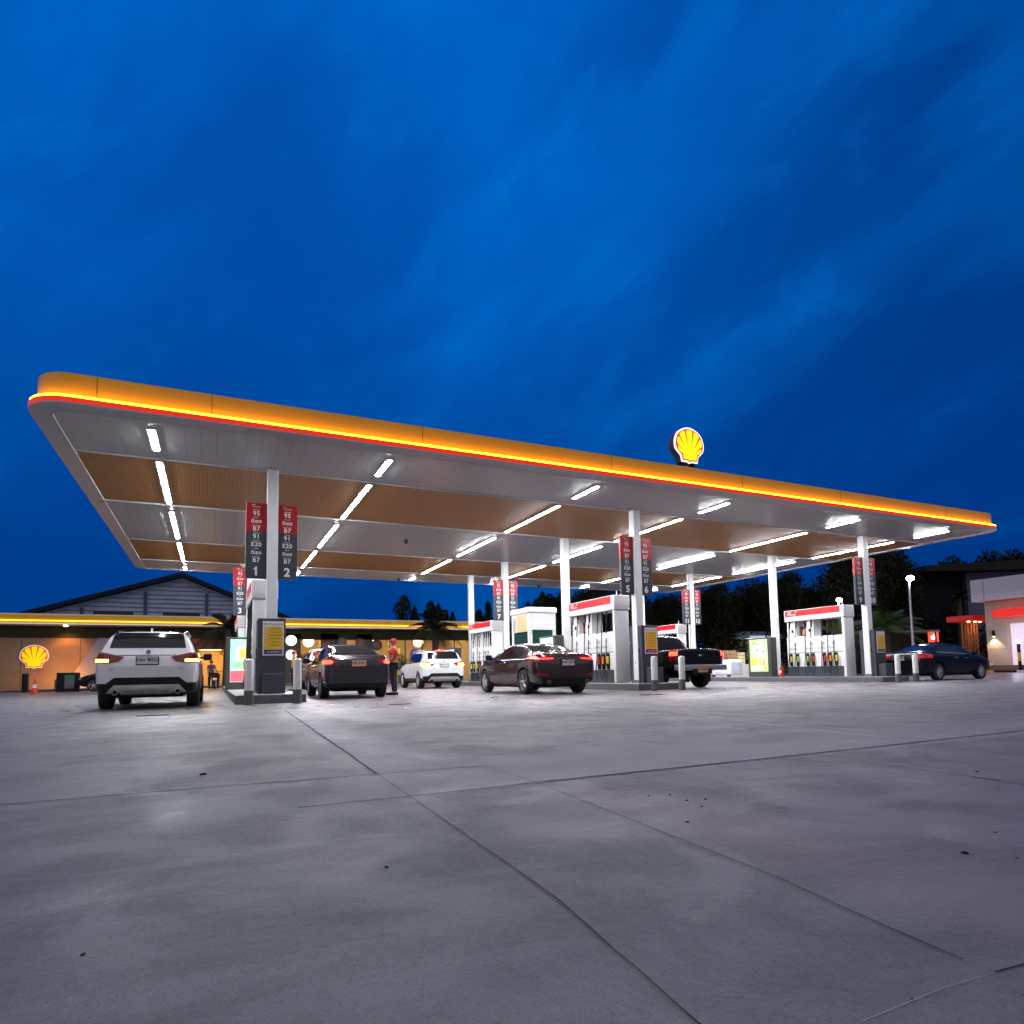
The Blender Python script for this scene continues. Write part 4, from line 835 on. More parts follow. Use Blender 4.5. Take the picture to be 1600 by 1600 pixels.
# pickup truck
CAB = [(-2.66, .66, .90, 1.17, .80, .76), (-2.62, .60, .98, 1.225, .895, .855), (-2.52, .58, 1.02, 1.235, .91, .87), (-2.0, .56, 1.02, 1.235, .92, .875), (-1.2, .52, 1.02, 1.235, .92, .875), (-.98, .48, 1.02, 1.245, .92, .86), (-.88, .46, 1.03, 1.55, .92, .76), (-.70, .44, 1.04, 1.73, .92, .72), (-.2, .42, 1.04, 1.79, .92, .70), (.4, .42, 1.03, 1.77, .92, .70), (.78, .42, 1.03, 1.62, .92, .71), (1.22, .42, 1.03, 1.24, .92, .76), (1.5, .42, 1.03, 1.14, .92, .80), (2.1, .44, .98, 1.06, .90, .76), (2.42, .46, .86, .94, .86, .68), (2.55, .50, .70, .78, .72, .56)]
tk = dict(r=.385, axles=(-1.60, 1.50), track=.92, tw=.26, spokes=6, style='single', rear_y=-0.5, lamp_y=-2.40, plate_fixed=True, bed=(-.76, .76, -2.55, -1.02, .80, 1.5),
    rear_glass=rounded(-.66, .66, 1.28, 1.64, .05, .05), windscreen=rounded(-.72, .72, 1.24, 1.68, .05, .08),
    side_glass=[[(-.80, 1.16), (-.10, 1.14), (-.10, 1.66), (-.62, 1.64)], [(-.06, 1.14), (1.10, 1.16), (.62, 1.60), (.40, 1.67), (-.06, 1.67)]],
    seams=[(-.98, -.98, .60, 1.20), (-.08, -.08, .55, 1.12), (.98, .98, .6, 1.12)], handles=[(-.3, 1.02), (.42, 1.02)], handle_mat=CHROME, mirror=(.95, 1.22), mirror_mat=PNAVY,
    tails=[([(.92, .84), (.92, 1.20), (.785, 1.20), (.785, .84)], LENS)], lit=[([(.915, 1.02), (.915, 1.14), (.81, 1.14), (.81, 1.02)], LITBRK)],
    side_tails=[[(-2.66, .84), (-2.66, 1.20), (-2.48, 1.20), (-2.48, .84)]], head=[(.45, .82), (.86, .84), (.86, .96), (.48, .94)],
    rear_panels=[([(-.775, .77), (-.775, .776), (.775, .776), (.775, .77)], BLACK, 'tailgate_seam')], plate=(-2.78, .575), plate_text='บก 3905', plate_mat=PLATER, badges=[(0.0, .10, 1.02, -2.665, 'NAVARA')][:0])
rt, sht = make_car('pickup_truck', 'dark blue pickup with glowing tail lights, behind the middle cabinet', 'pickup', CAB, PNAVY, tk, (13.86, 18.1, 0), -3.9)
GRB = mat('grey_bumper', (.30, .29, .32), .35, .5)
b = MB(); b.box(-.93, .93, -2.79, -2.62, .56, .735, GRB, .03); b.box(-.36, .36, -2.795, -2.62, .45, .62, BLACK, .02); b.build('rear_bumper', rt, 50)
b = MB(); b.box(-.16, .16, -2.685, -2.66, .98, 1.06, BLACK, .01); b.box(-.05, .05, -2.69, -2.684, 1.00, 1.05, CHROME, .006); b.build('tailgate_handle', rt)
b = MB(); b.box(.28, .52, -2.5, -2.44, .20, .48, BLACK, .01); b.box(-.52, -.28, -2.5, -2.44, .20, .48, BLACK, .01); b.build('mud_flap', rt)
b = MB(); b.box(-.5, .5, -2.3, 1.8, .40, .55, BLACK); b.build('chassis', rt)
# ---------------------------------------------------------------- people
def skin_mesh(joints, edges, rad, root, levels=2):
    me = bpy.data.meshes.new('skin'); ks = list(joints); ix = {k: i for i, k in enumerate(ks)}
    me.from_pydata([joints[k] for k in ks], [(ix[a], ix[b]) for a, b in edges], [])
    o = bpy.data.objects.new('tmp', me); C.objects.link(o); mo = o.modifiers.new('k', 'SKIN'); mo.use_smooth_shade = True
    for i, k in enumerate(ks):
        r = rad[k]; d = me.skin_vertices[0].data[i]; d.radius = r if isinstance(r, tuple) else (r, r); d.use_root = (k == root)
    s = o.modifiers.new('s', 'SUBSURF'); s.levels = levels; s.render_levels = levels
    bpy.context.view_layer.update(); r = bpy.data.meshes.new_from_object(o.evaluated_get(bpy.context.evaluated_depsgraph_get())); bpy.data.objects.remove(o); return r
SKIN = mat('skin', (0.42, 0.24, 0.15), 0.5, var=0.04)
def person(label, loc, rz, J, shirt, trousers, cap=None, hair=True, group='people at the station', sleeve=0.55, accent=None):
    """J overrides joints of a standing figure facing +y, 1.66 m tall"""
    P = dict(pel=(0, 0, .90), spine=(0, .0, 1.08), chest=(0, -.005, 1.27), neck=(0, -.005, 1.40), jaw=(0, .02, 1.47), head=(0, .01, 1.555), crown=(0, 0, 1.62),
             shl=(-.17, -.01, 1.33), ell=(-.22, -.02, 1.07), wrl=(-.21, .06, .86), hal=(-.205, .085, .79), shr=(.17, -.01, 1.33), elr=(.22, -.02, 1.07), wrr=(.21, .06, .86), har=(.205, .085, .79),
             hpl=(-.095, 0, .86), knl=(-.105, .01, .48), anl=(-.11, -.03, .09), tol=(-.12, .13, .035), hpr=(.095, 0, .86), knr=(.105, .01, .48), anr=(.11, -.03, .09), tor=(.12, .13, .035))
    P.update(J); P = {k: Vector(v) for k, v in P.items()}
    for s in 'lr':   # five fingers and their roots
        h, wv = P['ha' + s], P['wr' + s]; d = (h - wv).normalized(); sd = d.cross(Vector((0, 0, 1))); sd = sd.normalized() if sd.length > .1 else Vector((0, 1, 0))
        for q, (o, ln) in enumerate(((-.026, .062), (-.009, .072), (.009, .068), (.024, .052))):
            P['f%s%d' % (s, q)] = h + d * .02 + sd * o; P['g%s%d' % (s, q)] = h + d * (.02 + ln) + sd * o * 1.15 + Vector((0, 0, -.008))
        P['t' + s] = wv + d * .035 - sd * .036; P['u' + s] = wv + d * .075 - sd * .052
    E = [('pel', 'spine'), ('spine', 'chest'), ('chest', 'neck'), ('neck', 'jaw'), ('jaw', 'head'), ('head', 'crown')]; Rd = dict(pel=(.15, .11), spine=(.135, .095), chest=(.155, .11), neck=(.052, .055), jaw=(.062, .075), head=(.076, .094), crown=(.055, .07))
    for s in 'lr':
        E += [('chest', 'sh' + s), ('sh' + s, 'el' + s), ('el' + s, 'wr' + s), ('wr' + s, 'ha' + s), ('pel', 'hp' + s), ('hp' + s, 'kn' + s), ('kn' + s, 'an' + s), ('an' + s, 'to' + s), ('wr' + s, 't' + s), ('t' + s, 'u' + s)]
        Rd.update({'sh' + s: .062, 'el' + s: .043, 'wr' + s: .029, 'ha' + s: (.038, .02), 'hp' + s: .095, 'kn' + s: .062, 'an' + s: .042, 'to' + s: .036, 't' + s: .013, 'u' + s: .009})
        for q in range(4): E += [('ha' + s, 'f%s%d' % (s, q)), ('f%s%d' % (s, q), 'g%s%d' % (s, q))]; Rd.update({'f%s%d' % (s, q): .0095, 'g%s%d' % (s, q): .008})
    body = skin_mesh(P, E, Rd, 'pel', 1); body.name = 'person'; body.materials.append(SKIN)
    hd = P['head']; fw_ = (P['jaw'] - P['neck']); 
    t = bpy.data.objects.new('person', body); C.objects.link(t); t.location = loc; t.rotation_euler = (0, 0, R(rz)); tag(t, label, 'person', group)
    b = MB(); b.lathe([(.0, .0), (.014, -.01), (.017, -.03), (0, -.04)], hd + Vector((0, .095, -.005)), 'z', SKIN, 8); b.build('nose', t, 60)
    b = MB()
    for s in (-1, 1): b.lathe([(0, -.007), (.012, 0), (0, .007)], hd + Vector((s * .03, .083, .012)), 'y', BLACK, 8); b.lathe([(0, -.012), (.022, 0), (.018, .006), (0, .012)], hd + Vector((s * .078, -.005, -.01)), 'x', SKIN, 8)
    b.box(hd.x - .022, hd.x + .022, hd.y + .08, hd.y + .09, hd.z - .062, hd.z - .055, mat('lips', (.25, .08, .06), .5)); b.build('face', t, 60)
    def cloth(keys, nm, m, grow, over={}):
        ed = [(a, c) for a, c in E if a in keys and c in keys]; rr = {}
        for k in keys:
            r = Rd[k]; r = r if isinstance(r, tuple) else (r, r); rr[k] = tuple(v + grow for v in r)
        rr.update(over); me = skin_mesh({k: PP[k] for k in keys}, ed, rr, 'chest' if 'chest' in keys else 'pel', 2); me.name = nm; me.materials.append(m)
        o = bpy.data.objects.new(nm, me); C.objects.link(o); o.parent = t; return o
    PP = dict(P)
    for s in 'lr': PP['el' + s] = P['sh' + s].lerp(P['el' + s], sleeve)
    sk = ['pel', 'spine', 'chest', 'shl', 'ell', 'shr', 'elr']
    cloth(sk, 'shirt', shirt, .018, {'ell': (.062, .062), 'elr': (.062, .062), 'pel': (.158, .122)})
    PP = dict(P)
    cloth(['pel', 'hpl', 'knl', 'anl', 'hpr', 'knr', 'anr'], 'trousers', trousers, .016, {'pel': (.150, .115)})
    for s in 'lr':
        b = MB(); q = P['to' + s]; a = P['an' + s]; d = (q - a); d.z = 0; d.normalize(); pr = Vector((-d.y, d.x, 0)); z0 = min(q.z - .035, a.z - .09)
        o = [(a - d * .07 - pr * .045), (q + d * .06 - pr * .045), (q + d * .09), (q + d * .06 + pr * .045), (a - d * .07 + pr * .045)]
        b.prism([(v.x, v.y) for v in o], 'z', z0, z0 + .085, BLACK); bmesh.ops.bevel(b.bm, geom=list(b.bm.edges), offset=.018, segments=2, affect='EDGES', profile=.5); b.build('shoe', t, 50)
    b = MB(); cm = cap or mat('black_hair', (.012, .010, .009), .6)
    b.lathe([(.088, -.02), (.098, .02), (.094, .055), (.06, .092), (0, .105)] if cap else [(.085, -.06), (.097, 0), (.094, .05), (.06, .09), (0, .10)], hd + Vector((0, -.012, .012)), 'z', cm, 18)
    if cap: b.prism([(-.07, .06), (.07, .06), (.055, .16), (0, .185), (-.055, .16)], 'z', hd.z + .022, hd.z + .034, cm); 
    if cap:
        for v in b.bm.verts:
            pass
    o = b.build('cap' if cap else 'hair', t, 50); o.location = (0, 0, 0)
    if cap:
        for v in o.data.vertices:
            if abs(v.co.z - hd.z - .028) < .0075: v.co.x += hd.x; v.co.y += hd.y
    if accent:
        b = MB(); c = P['chest']; b.prism([(c.x + u, c.z + v) for u, v in accent[1]], 'y', c.y - .150, c.y - .132, accent[0]); b.build('shirt_panel', t)
    return t
NAVYC = mat('navy_cloth', (.008, .009, .022), .8); REDC = mat('red_cloth', (.55, .02, .015), .7); YELC = mat('yellow_cloth', (.72, .42, .02), .7); GREYC = mat('grey_cloth', (.14, .13, .15), .8)
a1 = person('attendant in red and yellow shirt, red cap and dark trousers beside the dark sedan', (4.85, 18.55, 0), 62, dict(wrl=(-.16, .20, .98), hal=(-.13, .27, 1.0), ell=(-.21, .0, 1.08), wrr=(.20, .16, .95), har=(.17, .23, .95), elr=(.22, -.02, 1.08)), REDC, NAVYC, REDC, sleeve=.75)
b = MB(); b.box(-.17, .17, -.155, -.12, 1.20, 1.37, YELC, .02); 
b.box(-.15, .15, .115, .15, 1.24, 1.37, YELC, .02); b.build('shirt_yoke', a1, 50)
person('attendant in yellow and black, standing just beyond the nearest grey cabinet', (3.05, 27.6, 0), 100, {}, YELC, NAVYC, REDC)
person('person in grey shirt behind the parked motorbike by the shop entrance', (-.05, 42.2, 0), 200, dict(ell=(-.24, .10, 1.1), wrl=(-.2, .3, 1.0), hal=(-.19, .37, 1.0)), GREYC, NAVYC)

# ---------------------------------------------------------------- motorbike
t = thing('motorbike', 'dark motorbike seen from behind in front of the lit shop entrance', 'motorbike', (.25, 40.4, 0), -8)
for y in (-.62, .62):
    b = MB(); n = 28; b.lathe([(.20, -.045), (.27, -.04), (.285, 0), (.27, .04), (.20, .045), (.20, -.045)], (0, y, .285), 'x', RUBBER, n); wh = b.build('wheel', t, 40)
    b = MB(); b.lathe([(.205, -.035), (.19, -.035), (.19, .035), (.205, .035)], (0, y, .285), 'x', ALLOY, n, False)
    for k in range(6): b.tube([(0, y, .285), (0, y + .2 * math.cos(k * 1.047), .285 + .2 * math.sin(k * 1.047))], .012, ALLOY)
    b.build('rim', wh)
b = MB(); b.prism([(-.55, .55), (-.75, .78), (-.70, .86), (-.1, .80), (.1, .62), (.42, .86), (.50, .80), (.32, .40), (-.2, .34)], 'x', -.10, .10, PBLACK); bmesh.ops.bevel(b.bm, geom=list(b.bm.edges), offset=.03, segments=2, affect='EDGES', profile=.5); b.build('body', t, 50)
b = MB(); b.prism([(-.70, .85), (-.66, .91), (-.1, .86), (.0, .80), (-.1, .79)], 'x', -.13, .13, BLACK); b.build('seat', t)
b = MB(); b.tube([(0, .62, .285), (0, .50, .75), (0, .42, .98)], .03, STEEL); b.tube([(-.33, .36, 1.02), (-.1, .42, .99), (.1, .42, .99), (.33, .36, 1.02)], .016, BLACK); b.build('handlebar', t)
for s in (-1, 1):
    b = MB(); b.tube([(s * .25, .38, 1.01), (s * .32, .36, 1.16)], .008, BLACK); b.lathe([(0, -.012), (.065, 0), (0, .012)], (s * .34, .35, 1.20), 'y', BLACK, 14); b.build('mirror', t, 40)
b = MB(); b.box(-.10, .10, -.80, -.79, .48, .62, PLATE); b.text('1กข', .06, face((0, -.801, .55), '-y'), BLACK, .01); b.build('number_plate', t)
b = MB(); b.box(-.09, .09, -.78, -.74, .72, .80, LENS, .01); b.build('tail_light', t)

# ---------------------------------------------------------------- left side: shop
SY = 46.7
shop = thing('shop_building', 'low station shop with glowing yellow fascia line and lit glass front', 'shop', (0, SY, 0))
SHW = mat('shop_wall_cladding', (.32, .21, .13), .55, var=.14, scale=1.2); DKW = mat('dark_wall', (.04, .04, .02), .7, spec=.15); BRW = mat('brown_red_wall', (.16, .045, .03), .6); WHC = mat('pale_slanted_wall', (.42, .36, .38), .5)
b = MB(); b.box(-30, -8.2, 0, .3, 0, 3.2, SHW); b.prism([(-8.2, 0), (-8.18, 0), (-6.40, 3.2), (-8.2, 3.2)], 'y', 0, .3, SHW)
for x in (-16.5, -13.4, -10.3, -7.35): b.box(x - .012, x + .012, -.004, 0, .2, 3.2, DKW)
b.build('wall', shop)
b = MB(); b.prism([(-8.17, 0), (-6.6, 0), (-4.9, 3.2), (-6.38, 3.2)], 'y', -.35, .3, WHC); b.build('slanted_pier', shop)
b = MB(); b.box(-30, 18.5, -.02, .3, 3.201, 3.92, DKW); b.build('frieze', shop)
b = MB(); b.box(-6.55, -1.05, .02, .3, 0, 3.2, BRW); b.box(.85, 4.45, .02, .3, 0, 3.2, BRW); b.box(-1.05, .85, .02, .3, 2.5, 3.2, BRW); b.build('entrance_wall', shop)
b = MB(); b.box(-30.4, 18.9, -1.3, 9, 3.93, 4.03, OFFWHITE); b.box(-30.4, 18.9, -1.2, 9, 4.5, 4.58, OFFWHITE); b.build('roof', shop)
b = MB(); b.box(-30.4, 18.9, -1.22, -1.1, 4.04, 4.499, YELLOW); b.build('fascia', shop)
b = MB(); b.box(-30.4, 18.9, -1.262, -1.222, 4.135, 4.185, mat('shop_led', (.9, .6, .1), .5, emit=(1.0, .48, .03), es=3.2)); b.build('led_line', shop)
b = MB(); b.box(-30.4, 18.9, -1.33, -1.301, 3.96, 4.0, mat('shop_white_edge', (.8, .75, .7), .5, emit=(1, .7, .5), es=.45)); b.build('edge_strip', shop)
INW = mat('warm_interior_wall', (.62, .45, .24), .6)
b = MB(); b.box(-1.2, 1.0, 4.0, 4.2, 0, 3, INW); b.box(-1.25, -1.1, .3, 4.2, 0, 3, INW); b.box(.9, 1.05, .3, 4.2, 0, 3, INW); b.box(-1.2, 1.0, .3, 4.2, 2.62, 2.72, INW); b.build('entrance_hall', shop)
b = MB(); b.box(-.8, .6, 1.2, 2.6, 2.56, 2.61, mat('warm_ceiling_light', (.9, .8, .5), .5, emit=(1, .62, .20), es=9)); b.build('ceiling_light', shop)
# glazed sales room
b = MB(); b.box(4.45, 18.5, 8.0, 8.2, 0, 3.9, INW); b.box(4.45, 4.6, .3, 8, 0, 3.9, INW); b.box(18.35, 18.5, .3, 8, 0, 3.9, INW); b.box(4.6, 18.35, .05, 8, 3.6, 3.7, mat('interior_ceiling', (.4, .33, .25), .7)); b.box(4.5, 18.4, .0, 8, .01, .06, mat('shop_floor', (.5, .45, .38), .3)); b.build('interior', shop)
FRM = mat('window_frame_dark', (.03, .03, .03), .4); SG = mat('clear_shop_glass', (.9, .95, .95), .02, trans=1.0, spec=.5, var=0)
for x0, x1 in ((4.5, 5.55), (6.95, 8.15), (9.5, 10.6)):
    b = MB(); b.box(x0, x1, -.02, .12, .06, 3.6, mat('dark_olive_panel', (.045, .05, .03), .5)); b.build('dark_panel', shop)
for x in (5.55, 6.95, 8.15, 9.5, 10.6, 11.9, 13.1, 14.4, 15.7, 17.0, 18.3):
    b = MB(); b.box(x - .035, x + .035, .0, .10, .06, 3.6, FRM); b.build('mullion', shop)
for x0, x1 in ((5.59, 6.91), (8.19, 9.46), (10.64, 11.86), (11.94, 13.06), (13.14, 14.36), (14.44, 15.66), (15.74, 16.96), (17.04, 18.26)):
    b = MB(); b.box(x0, x1, .04, .055, .06, 3.6, SG); b.build('window', shop)
for i in range(7):
    b = MB(); x = 5.6 + i * 1.9; b.box(x, x + 1.1, 2.2, 2.3, 3.52, 3.57, WARM); b.build('ceiling_light', shop)
    b = MB(); b.box(x + .5, x + 1.3, 5.0, 5.1, 3.52, 3.57, WARM); b.build('ceiling_light', shop)
b = MB(); b.lathe([(.36, 0), (.36, -.04), (0, -.05)], (4.95, -.03, 3.12), 'y', mat('round_white_lamp', (.9, .9, .9), .4, emit=(1, .97, .9), es=2.2), 24); b.build('round_lamp', shop)
b = MB(); b.lathe([(.34, 0), (.34, -.04), (0, -.05)], (4.95, -.03, 2.12), 'y', mat('round_white_lamp'), 24); b.build('round_lamp', shop)
# warm lamp under the eaves that washes the side wall
def lamp(kind, name, loc, rot, energy, col, parent, **k):
    d = bpy.data.lights.new(name, kind); d.energy = energy; d.color = col
    for a, v in k.items(): setattr(d, a, v)
    o = bpy.data.objects.new(name, d); C.objects.link(o); o.location = loc; o.rotation_euler = rot; o.parent = parent; return o
for x, e in ((-8.0, 40), (-12.5, 6)):
    b = MB(); b.cyl((x, -.8, 0), 'z', .12, 3.86, 3.928, WARM, 14); b.build('downlight', shop)
    lamp('SPOT', 'downlight_beam', (x, -.8, 3.8), (R(16), 0, 0), e * 4, (1, .36, .07), shop, spot_size=R(120), spot_blend=.8, shadow_soft_size=.1)
lamp('SPOT', 'downlight_beam', (-1.5, -.8, 3.8), (R(15), 0, 0), 30, (1, .45, .2), shop, spot_size=R(120), spot_blend=.8, shadow_soft_size=.1)
for x in (6.5, 11, 15): lamp('POINT', 'room_light', (x, 3, 3.2), (0, 0, 0), 300, (1, .70, .36), shop, shadow_soft_size=.4)
lamp('POINT', 'hall_light', (-.1, 1.8, 2.3), (0, 0, 0), 60, (1, .62, .25), shop, shadow_soft_size=.3)
b = MB(); b.box(-34, 20, -2.2, 0, 0, .14, SLAB); b.box(-34, 20, -2.28, -2.201, 0, .13, BGR); o = struct(b.build('pavement')); o.location = (0, SY, 0)
scallop_sign('scallop_sign', 'yellow and red scallop shell sign on the orange lit shop wall', (-9.63, SY - .08, 2.04), 0, 1.40, .07, 0.6)
# goods on shelves
GC = [(.65, .30, .08), (.60, .08, .05), (.75, .62, .15), (.18, .42, .14), (.10, .20, .50), (.75, .70, .60), (.70, .45, .15)]
sh_lab = ['first', 'second', 'third', 'fourth', 'fifth', 'sixth']
for i in range(6):
    x = 5.7 + i * 2.1; y = SY + 2.3 + (i % 2) * 1.6
    t = thing('goods_shelf', 'lit shop shelf stacked with packets, %s from the left behind the glass' % sh_lab[i], 'shelf', (x, y, .06), 0, 'shelves inside the shop')
    b = MB(); b.box(0, 1.5, .45, .5, 0, 2.1, OFFWHITE)
    for z in (.1, .55, 1.0, 1.45, 1.9): b.box(0, 1.5, 0, .45, z, z + .03, OFFWHITE)
    b.build('frame', t); b = MB()
    for z in (.131, .581, 1.031, 1.481, 1.931):
        u = .03
        while u < 1.38:
            wq = rnd.uniform(.07, .17); hq = rnd.uniform(.16, .34); gcol = rnd.randrange(7)
            b.box(u, u + wq - .012, .03, .38, z, z + hq, mat('packet_%d' % gcol, GC[gcol], .45)); u += wq
    o = b.build('goods', t); o['kind'] = 'stuff'
for x, z, r, c, nm, lb in [(7.3, 2.72, .36, (.30, .012, .015), 'poster_disc', 'dark red round poster disc hung in the shop window'), (8.4, 2.98, .36, (.02, .16, .12), 'poster_disc', 'dark green round poster disc hung in the shop window'), (9.72, 2.95, .36, (.18, .05, .03), 'poster_disc', 'brown round poster disc hung in the shop window'), (10.9, 2.80, .40, (.03, .035, .10), 'poster_disc', 'dark blue round poster disc hung in the shop window')]:
    t = thing(nm, lb, 'poster', (x, SY - .12, z), 0, 'round posters in the shop window')
    b = MB(); b.cyl((0, 0, 0), 'y', r, -.03, .02, mat('disc_' + lb.split()[1], c, .4), 28); b.build('disc', t, 40)
    b = MB(); b.tube([(0, 0, r), (0, 0, 3.6 - z + .3)], .008, BLACK); b.build('cord', t)
    b = MB(); b.lathe([(r * .62, -.034), (r * .55, -.036)], (0, 0, 0), 'y', mat('disc_mark', (.25, .10, .05), .4), 24); b.build('ring_mark', t)
t = thing('balloon', 'purple balloon on a pale stick above the rear white SUV bonnet', 'balloon', (11.1, 37.5, 0))
b = MB(); b.lathe([(0, 1.45), (.12, 1.52), (.26, 1.72), (.28, 1.9), (.20, 2.1), (0, 2.2)], (0, 0, 0), 'z', mat('purple_balloon', (.14, .05, .42), .3), 20); b.build('balloon_skin', t, 60)
b = MB(); b.tube([(0, 0, 0), (0, 0, 1.47)], .012, OFFWHITE); b.lathe([(.18, 0), (.16, .05)], (0, 0, 0), 'z', OFFWHITE, 14); b.build('stick', t)
# planters of yellow green plants by the glass
LEAFY = [mat('bright_leaf', (.12, .20, .03), .5), mat('yellow_leaf', (.28, .26, .03), .5)]
def leaf_cloud(b, c, rx, ry, rz_, n, size, mats, seed):
    rr = random.Random(seed)
    for _ in range(n):
        while True:
            p = Vector((rr.uniform(-1, 1), rr.uniform(-1, 1), rr.uniform(-1, 1)))
            if .15 < p.length < 1: break
        q = Vector((c[0] + p.x * rx, c[1] + p.y * ry, c[2] + p.z * rz_)); s = size * rr.uniform(.6, 1.4)
        u = Vector((rr.gauss(0, 1), rr.gauss(0, 1), rr.gauss(0, .6))).normalized(); v = u.cross(Vector((rr.gauss(0, 1), rr.gauss(0, 1), rr.gauss(0, 1)))).normalized()
        b.poly([q - u * s, q + v * s * .45, q + u * s, q - v * s * .45], rr.choice(mats))
for i, x in enumerate((9.6, 10.9, 12.3)):
    t = thing('potted_shrub', 'yellow green potted shrub by the shop glass, %s from the left' % ['first', 'second', 'third'][i], 'plant', (x, SY - 1.5, .14), 0, 'potted shrubs before the shop')
    b = MB(); b.lathe([(.16, 0), (.22, .45), (.20, .46), (.19, .40), (0, .40)], (0, 0, 0), 'z', DGREY, 16); b.build('pot', t, 40)
    b = MB(); b.tube([(0, 0, .4), (.02, 0, 1.2)], .02, mat('bark', (.06, .045, .03), .8)); b.build('stem', t)
    b = MB(); leaf_cloud(b, (0, 0, 1.35), .5, .4, .65, 380, .09, LEAFY, i); b.build('leaves', t)
# street clutter at left
t = thing('post', 'black post with pale cap standing before the orange shop wall', 'post', (-9.44, 43.9, 0)); b = MB(); b.box(-.14, .14, -.14, .14, 0, 1.02, BLACK, .02); b.build('shaft', t); b = MB(); b.box(-.15, .15, -.15, .15, 1.021, 1.08, DGREY, .01); b.build('pale_cap', t)
t = thing('traffic_cone', 'orange and white traffic cone with red base at the left', 'traffic cone', (-7.9, 38.5, 0))
CO = mat('cone_orange', (.75, .06, .02), .45); b = MB(); b.box(-.2, .2, -.2, .2, 0, .04, CO, .01); b.lathe([(.15, .03), (.03, .72), (.0, .725)], (0, 0, 0), 'z', CO, 16); b.build('cone', t, 40); b = MB(); b.lathe([(.111, .281), (.079, .459)], (0, 0, 0), 'z', LET, 16, False); b.build('band', t, 40)
t = thing('waste_bin', 'black waste cabinet with green panel by the shop wall', 'bin', (-7.2, 42.2, 0)); b = MB(); b.box(-.5, .5, 0, .6, 0, 1.05, BLACK, .02); b.build('cabinet', t); b = MB(); b.box(-.12, .33, -.012, -.001, .70, .92, mat('green_panel', (.01, .22, .12), .4)); b.box(-.12, .33, -.012, -.001, .18, .69, DGREY); b.build('front_panel', t)
t = thing('meter_box', 'low grey meter box on the pavement right of the cone', 'meter', (-8.0, 44.6, .14)); lamp('SPOT', 'added_wall_beam', (0.0, .2, .56), (R(78), 0, 0), 200, (1, .38, .07), t, spot_size=R(150), spot_blend=.9, shadow_soft_size=.1); b = MB(); b.box(-.2, .2, -.12, .12, 0, .5, DGREY, .02); b.build('case', t); b = MB(); b.box(-.22, .22, -.14, .14, .501, .54, GREY); b.build('lid', t)  # meter box; the orange up-light on the wall is added
t = thing('blue_crate', 'low blue crate at the foot of the shop wall, far left', 'crate', (-12.1, 45.6, .14)); b = MB(); b.box(-1.0, 1.0, -.3, .3, 0, .75, mat('blue_plastic', (.02, .06, .16), .5), .03); b.build('case', t); b = MB(); b.box(-1.02, 1.02, -.32, .32, .751, .80, mat('blue_plastic')); b.build('lid', t)

# gabled shed behind the shop
CORR = panel_mat('pale_corrugated_wall', (.36, .40, .46), (.42, .46, .52), 3.0, .5, .0); 
t = thing('gabled_shed', 'big pale shed with dark gable roof rising behind the shop', 'shed', (-2.8, 70, 0))
b = MB(); b.prism([(-14, 0), (10, 0), (10, 6.4), (0, 10.5), (-14, 5.9)], 'y', 0, 30, mat('pale_sheet_wall', (.42, .52, .68), .55, var=.1, scale=1)); b.build('wall', t)
b = MB()
for k in range(11): z = 6.2 + k * .42; xl = -14 + (z - 5.9) * 14 / 4.6 + .7; xr = (10.5 - z) * 10 / 4.1 - .5; (b.box(max(xl, -11.5), xr, -.06, -.005, z, z + .07, DGREY) if xr - xl > 1 else None)
b.build('wall_rail', t)
for x in (-8.2, -3.1, 2.2):
    b = MB(); b.box(x - .14, x + .14, -.15, -.061, 0, min(9.0, 10.3 - abs(x) * .36), mat('blue_post', (.05, .09, .18), .5)); b.build('wall_post', t)
for x in (-5.6, .1):
    b = MB(); b.box(x - 1.7, x + 1.5, -.08, -.061, 5.6, 7.05, GLASS); b.build('window', t)
b = MB(); b.prism([(-15.2, 5.55), (0, 10.55), (11.2, 5.95), (11.2, 6.3), (0, 10.95), (-15.2, 5.9)], 'y', -.9, 31, mat('dark_roof_sheet', (.014, .018, .028), .6, spec=.15)); b.build('roof', t)

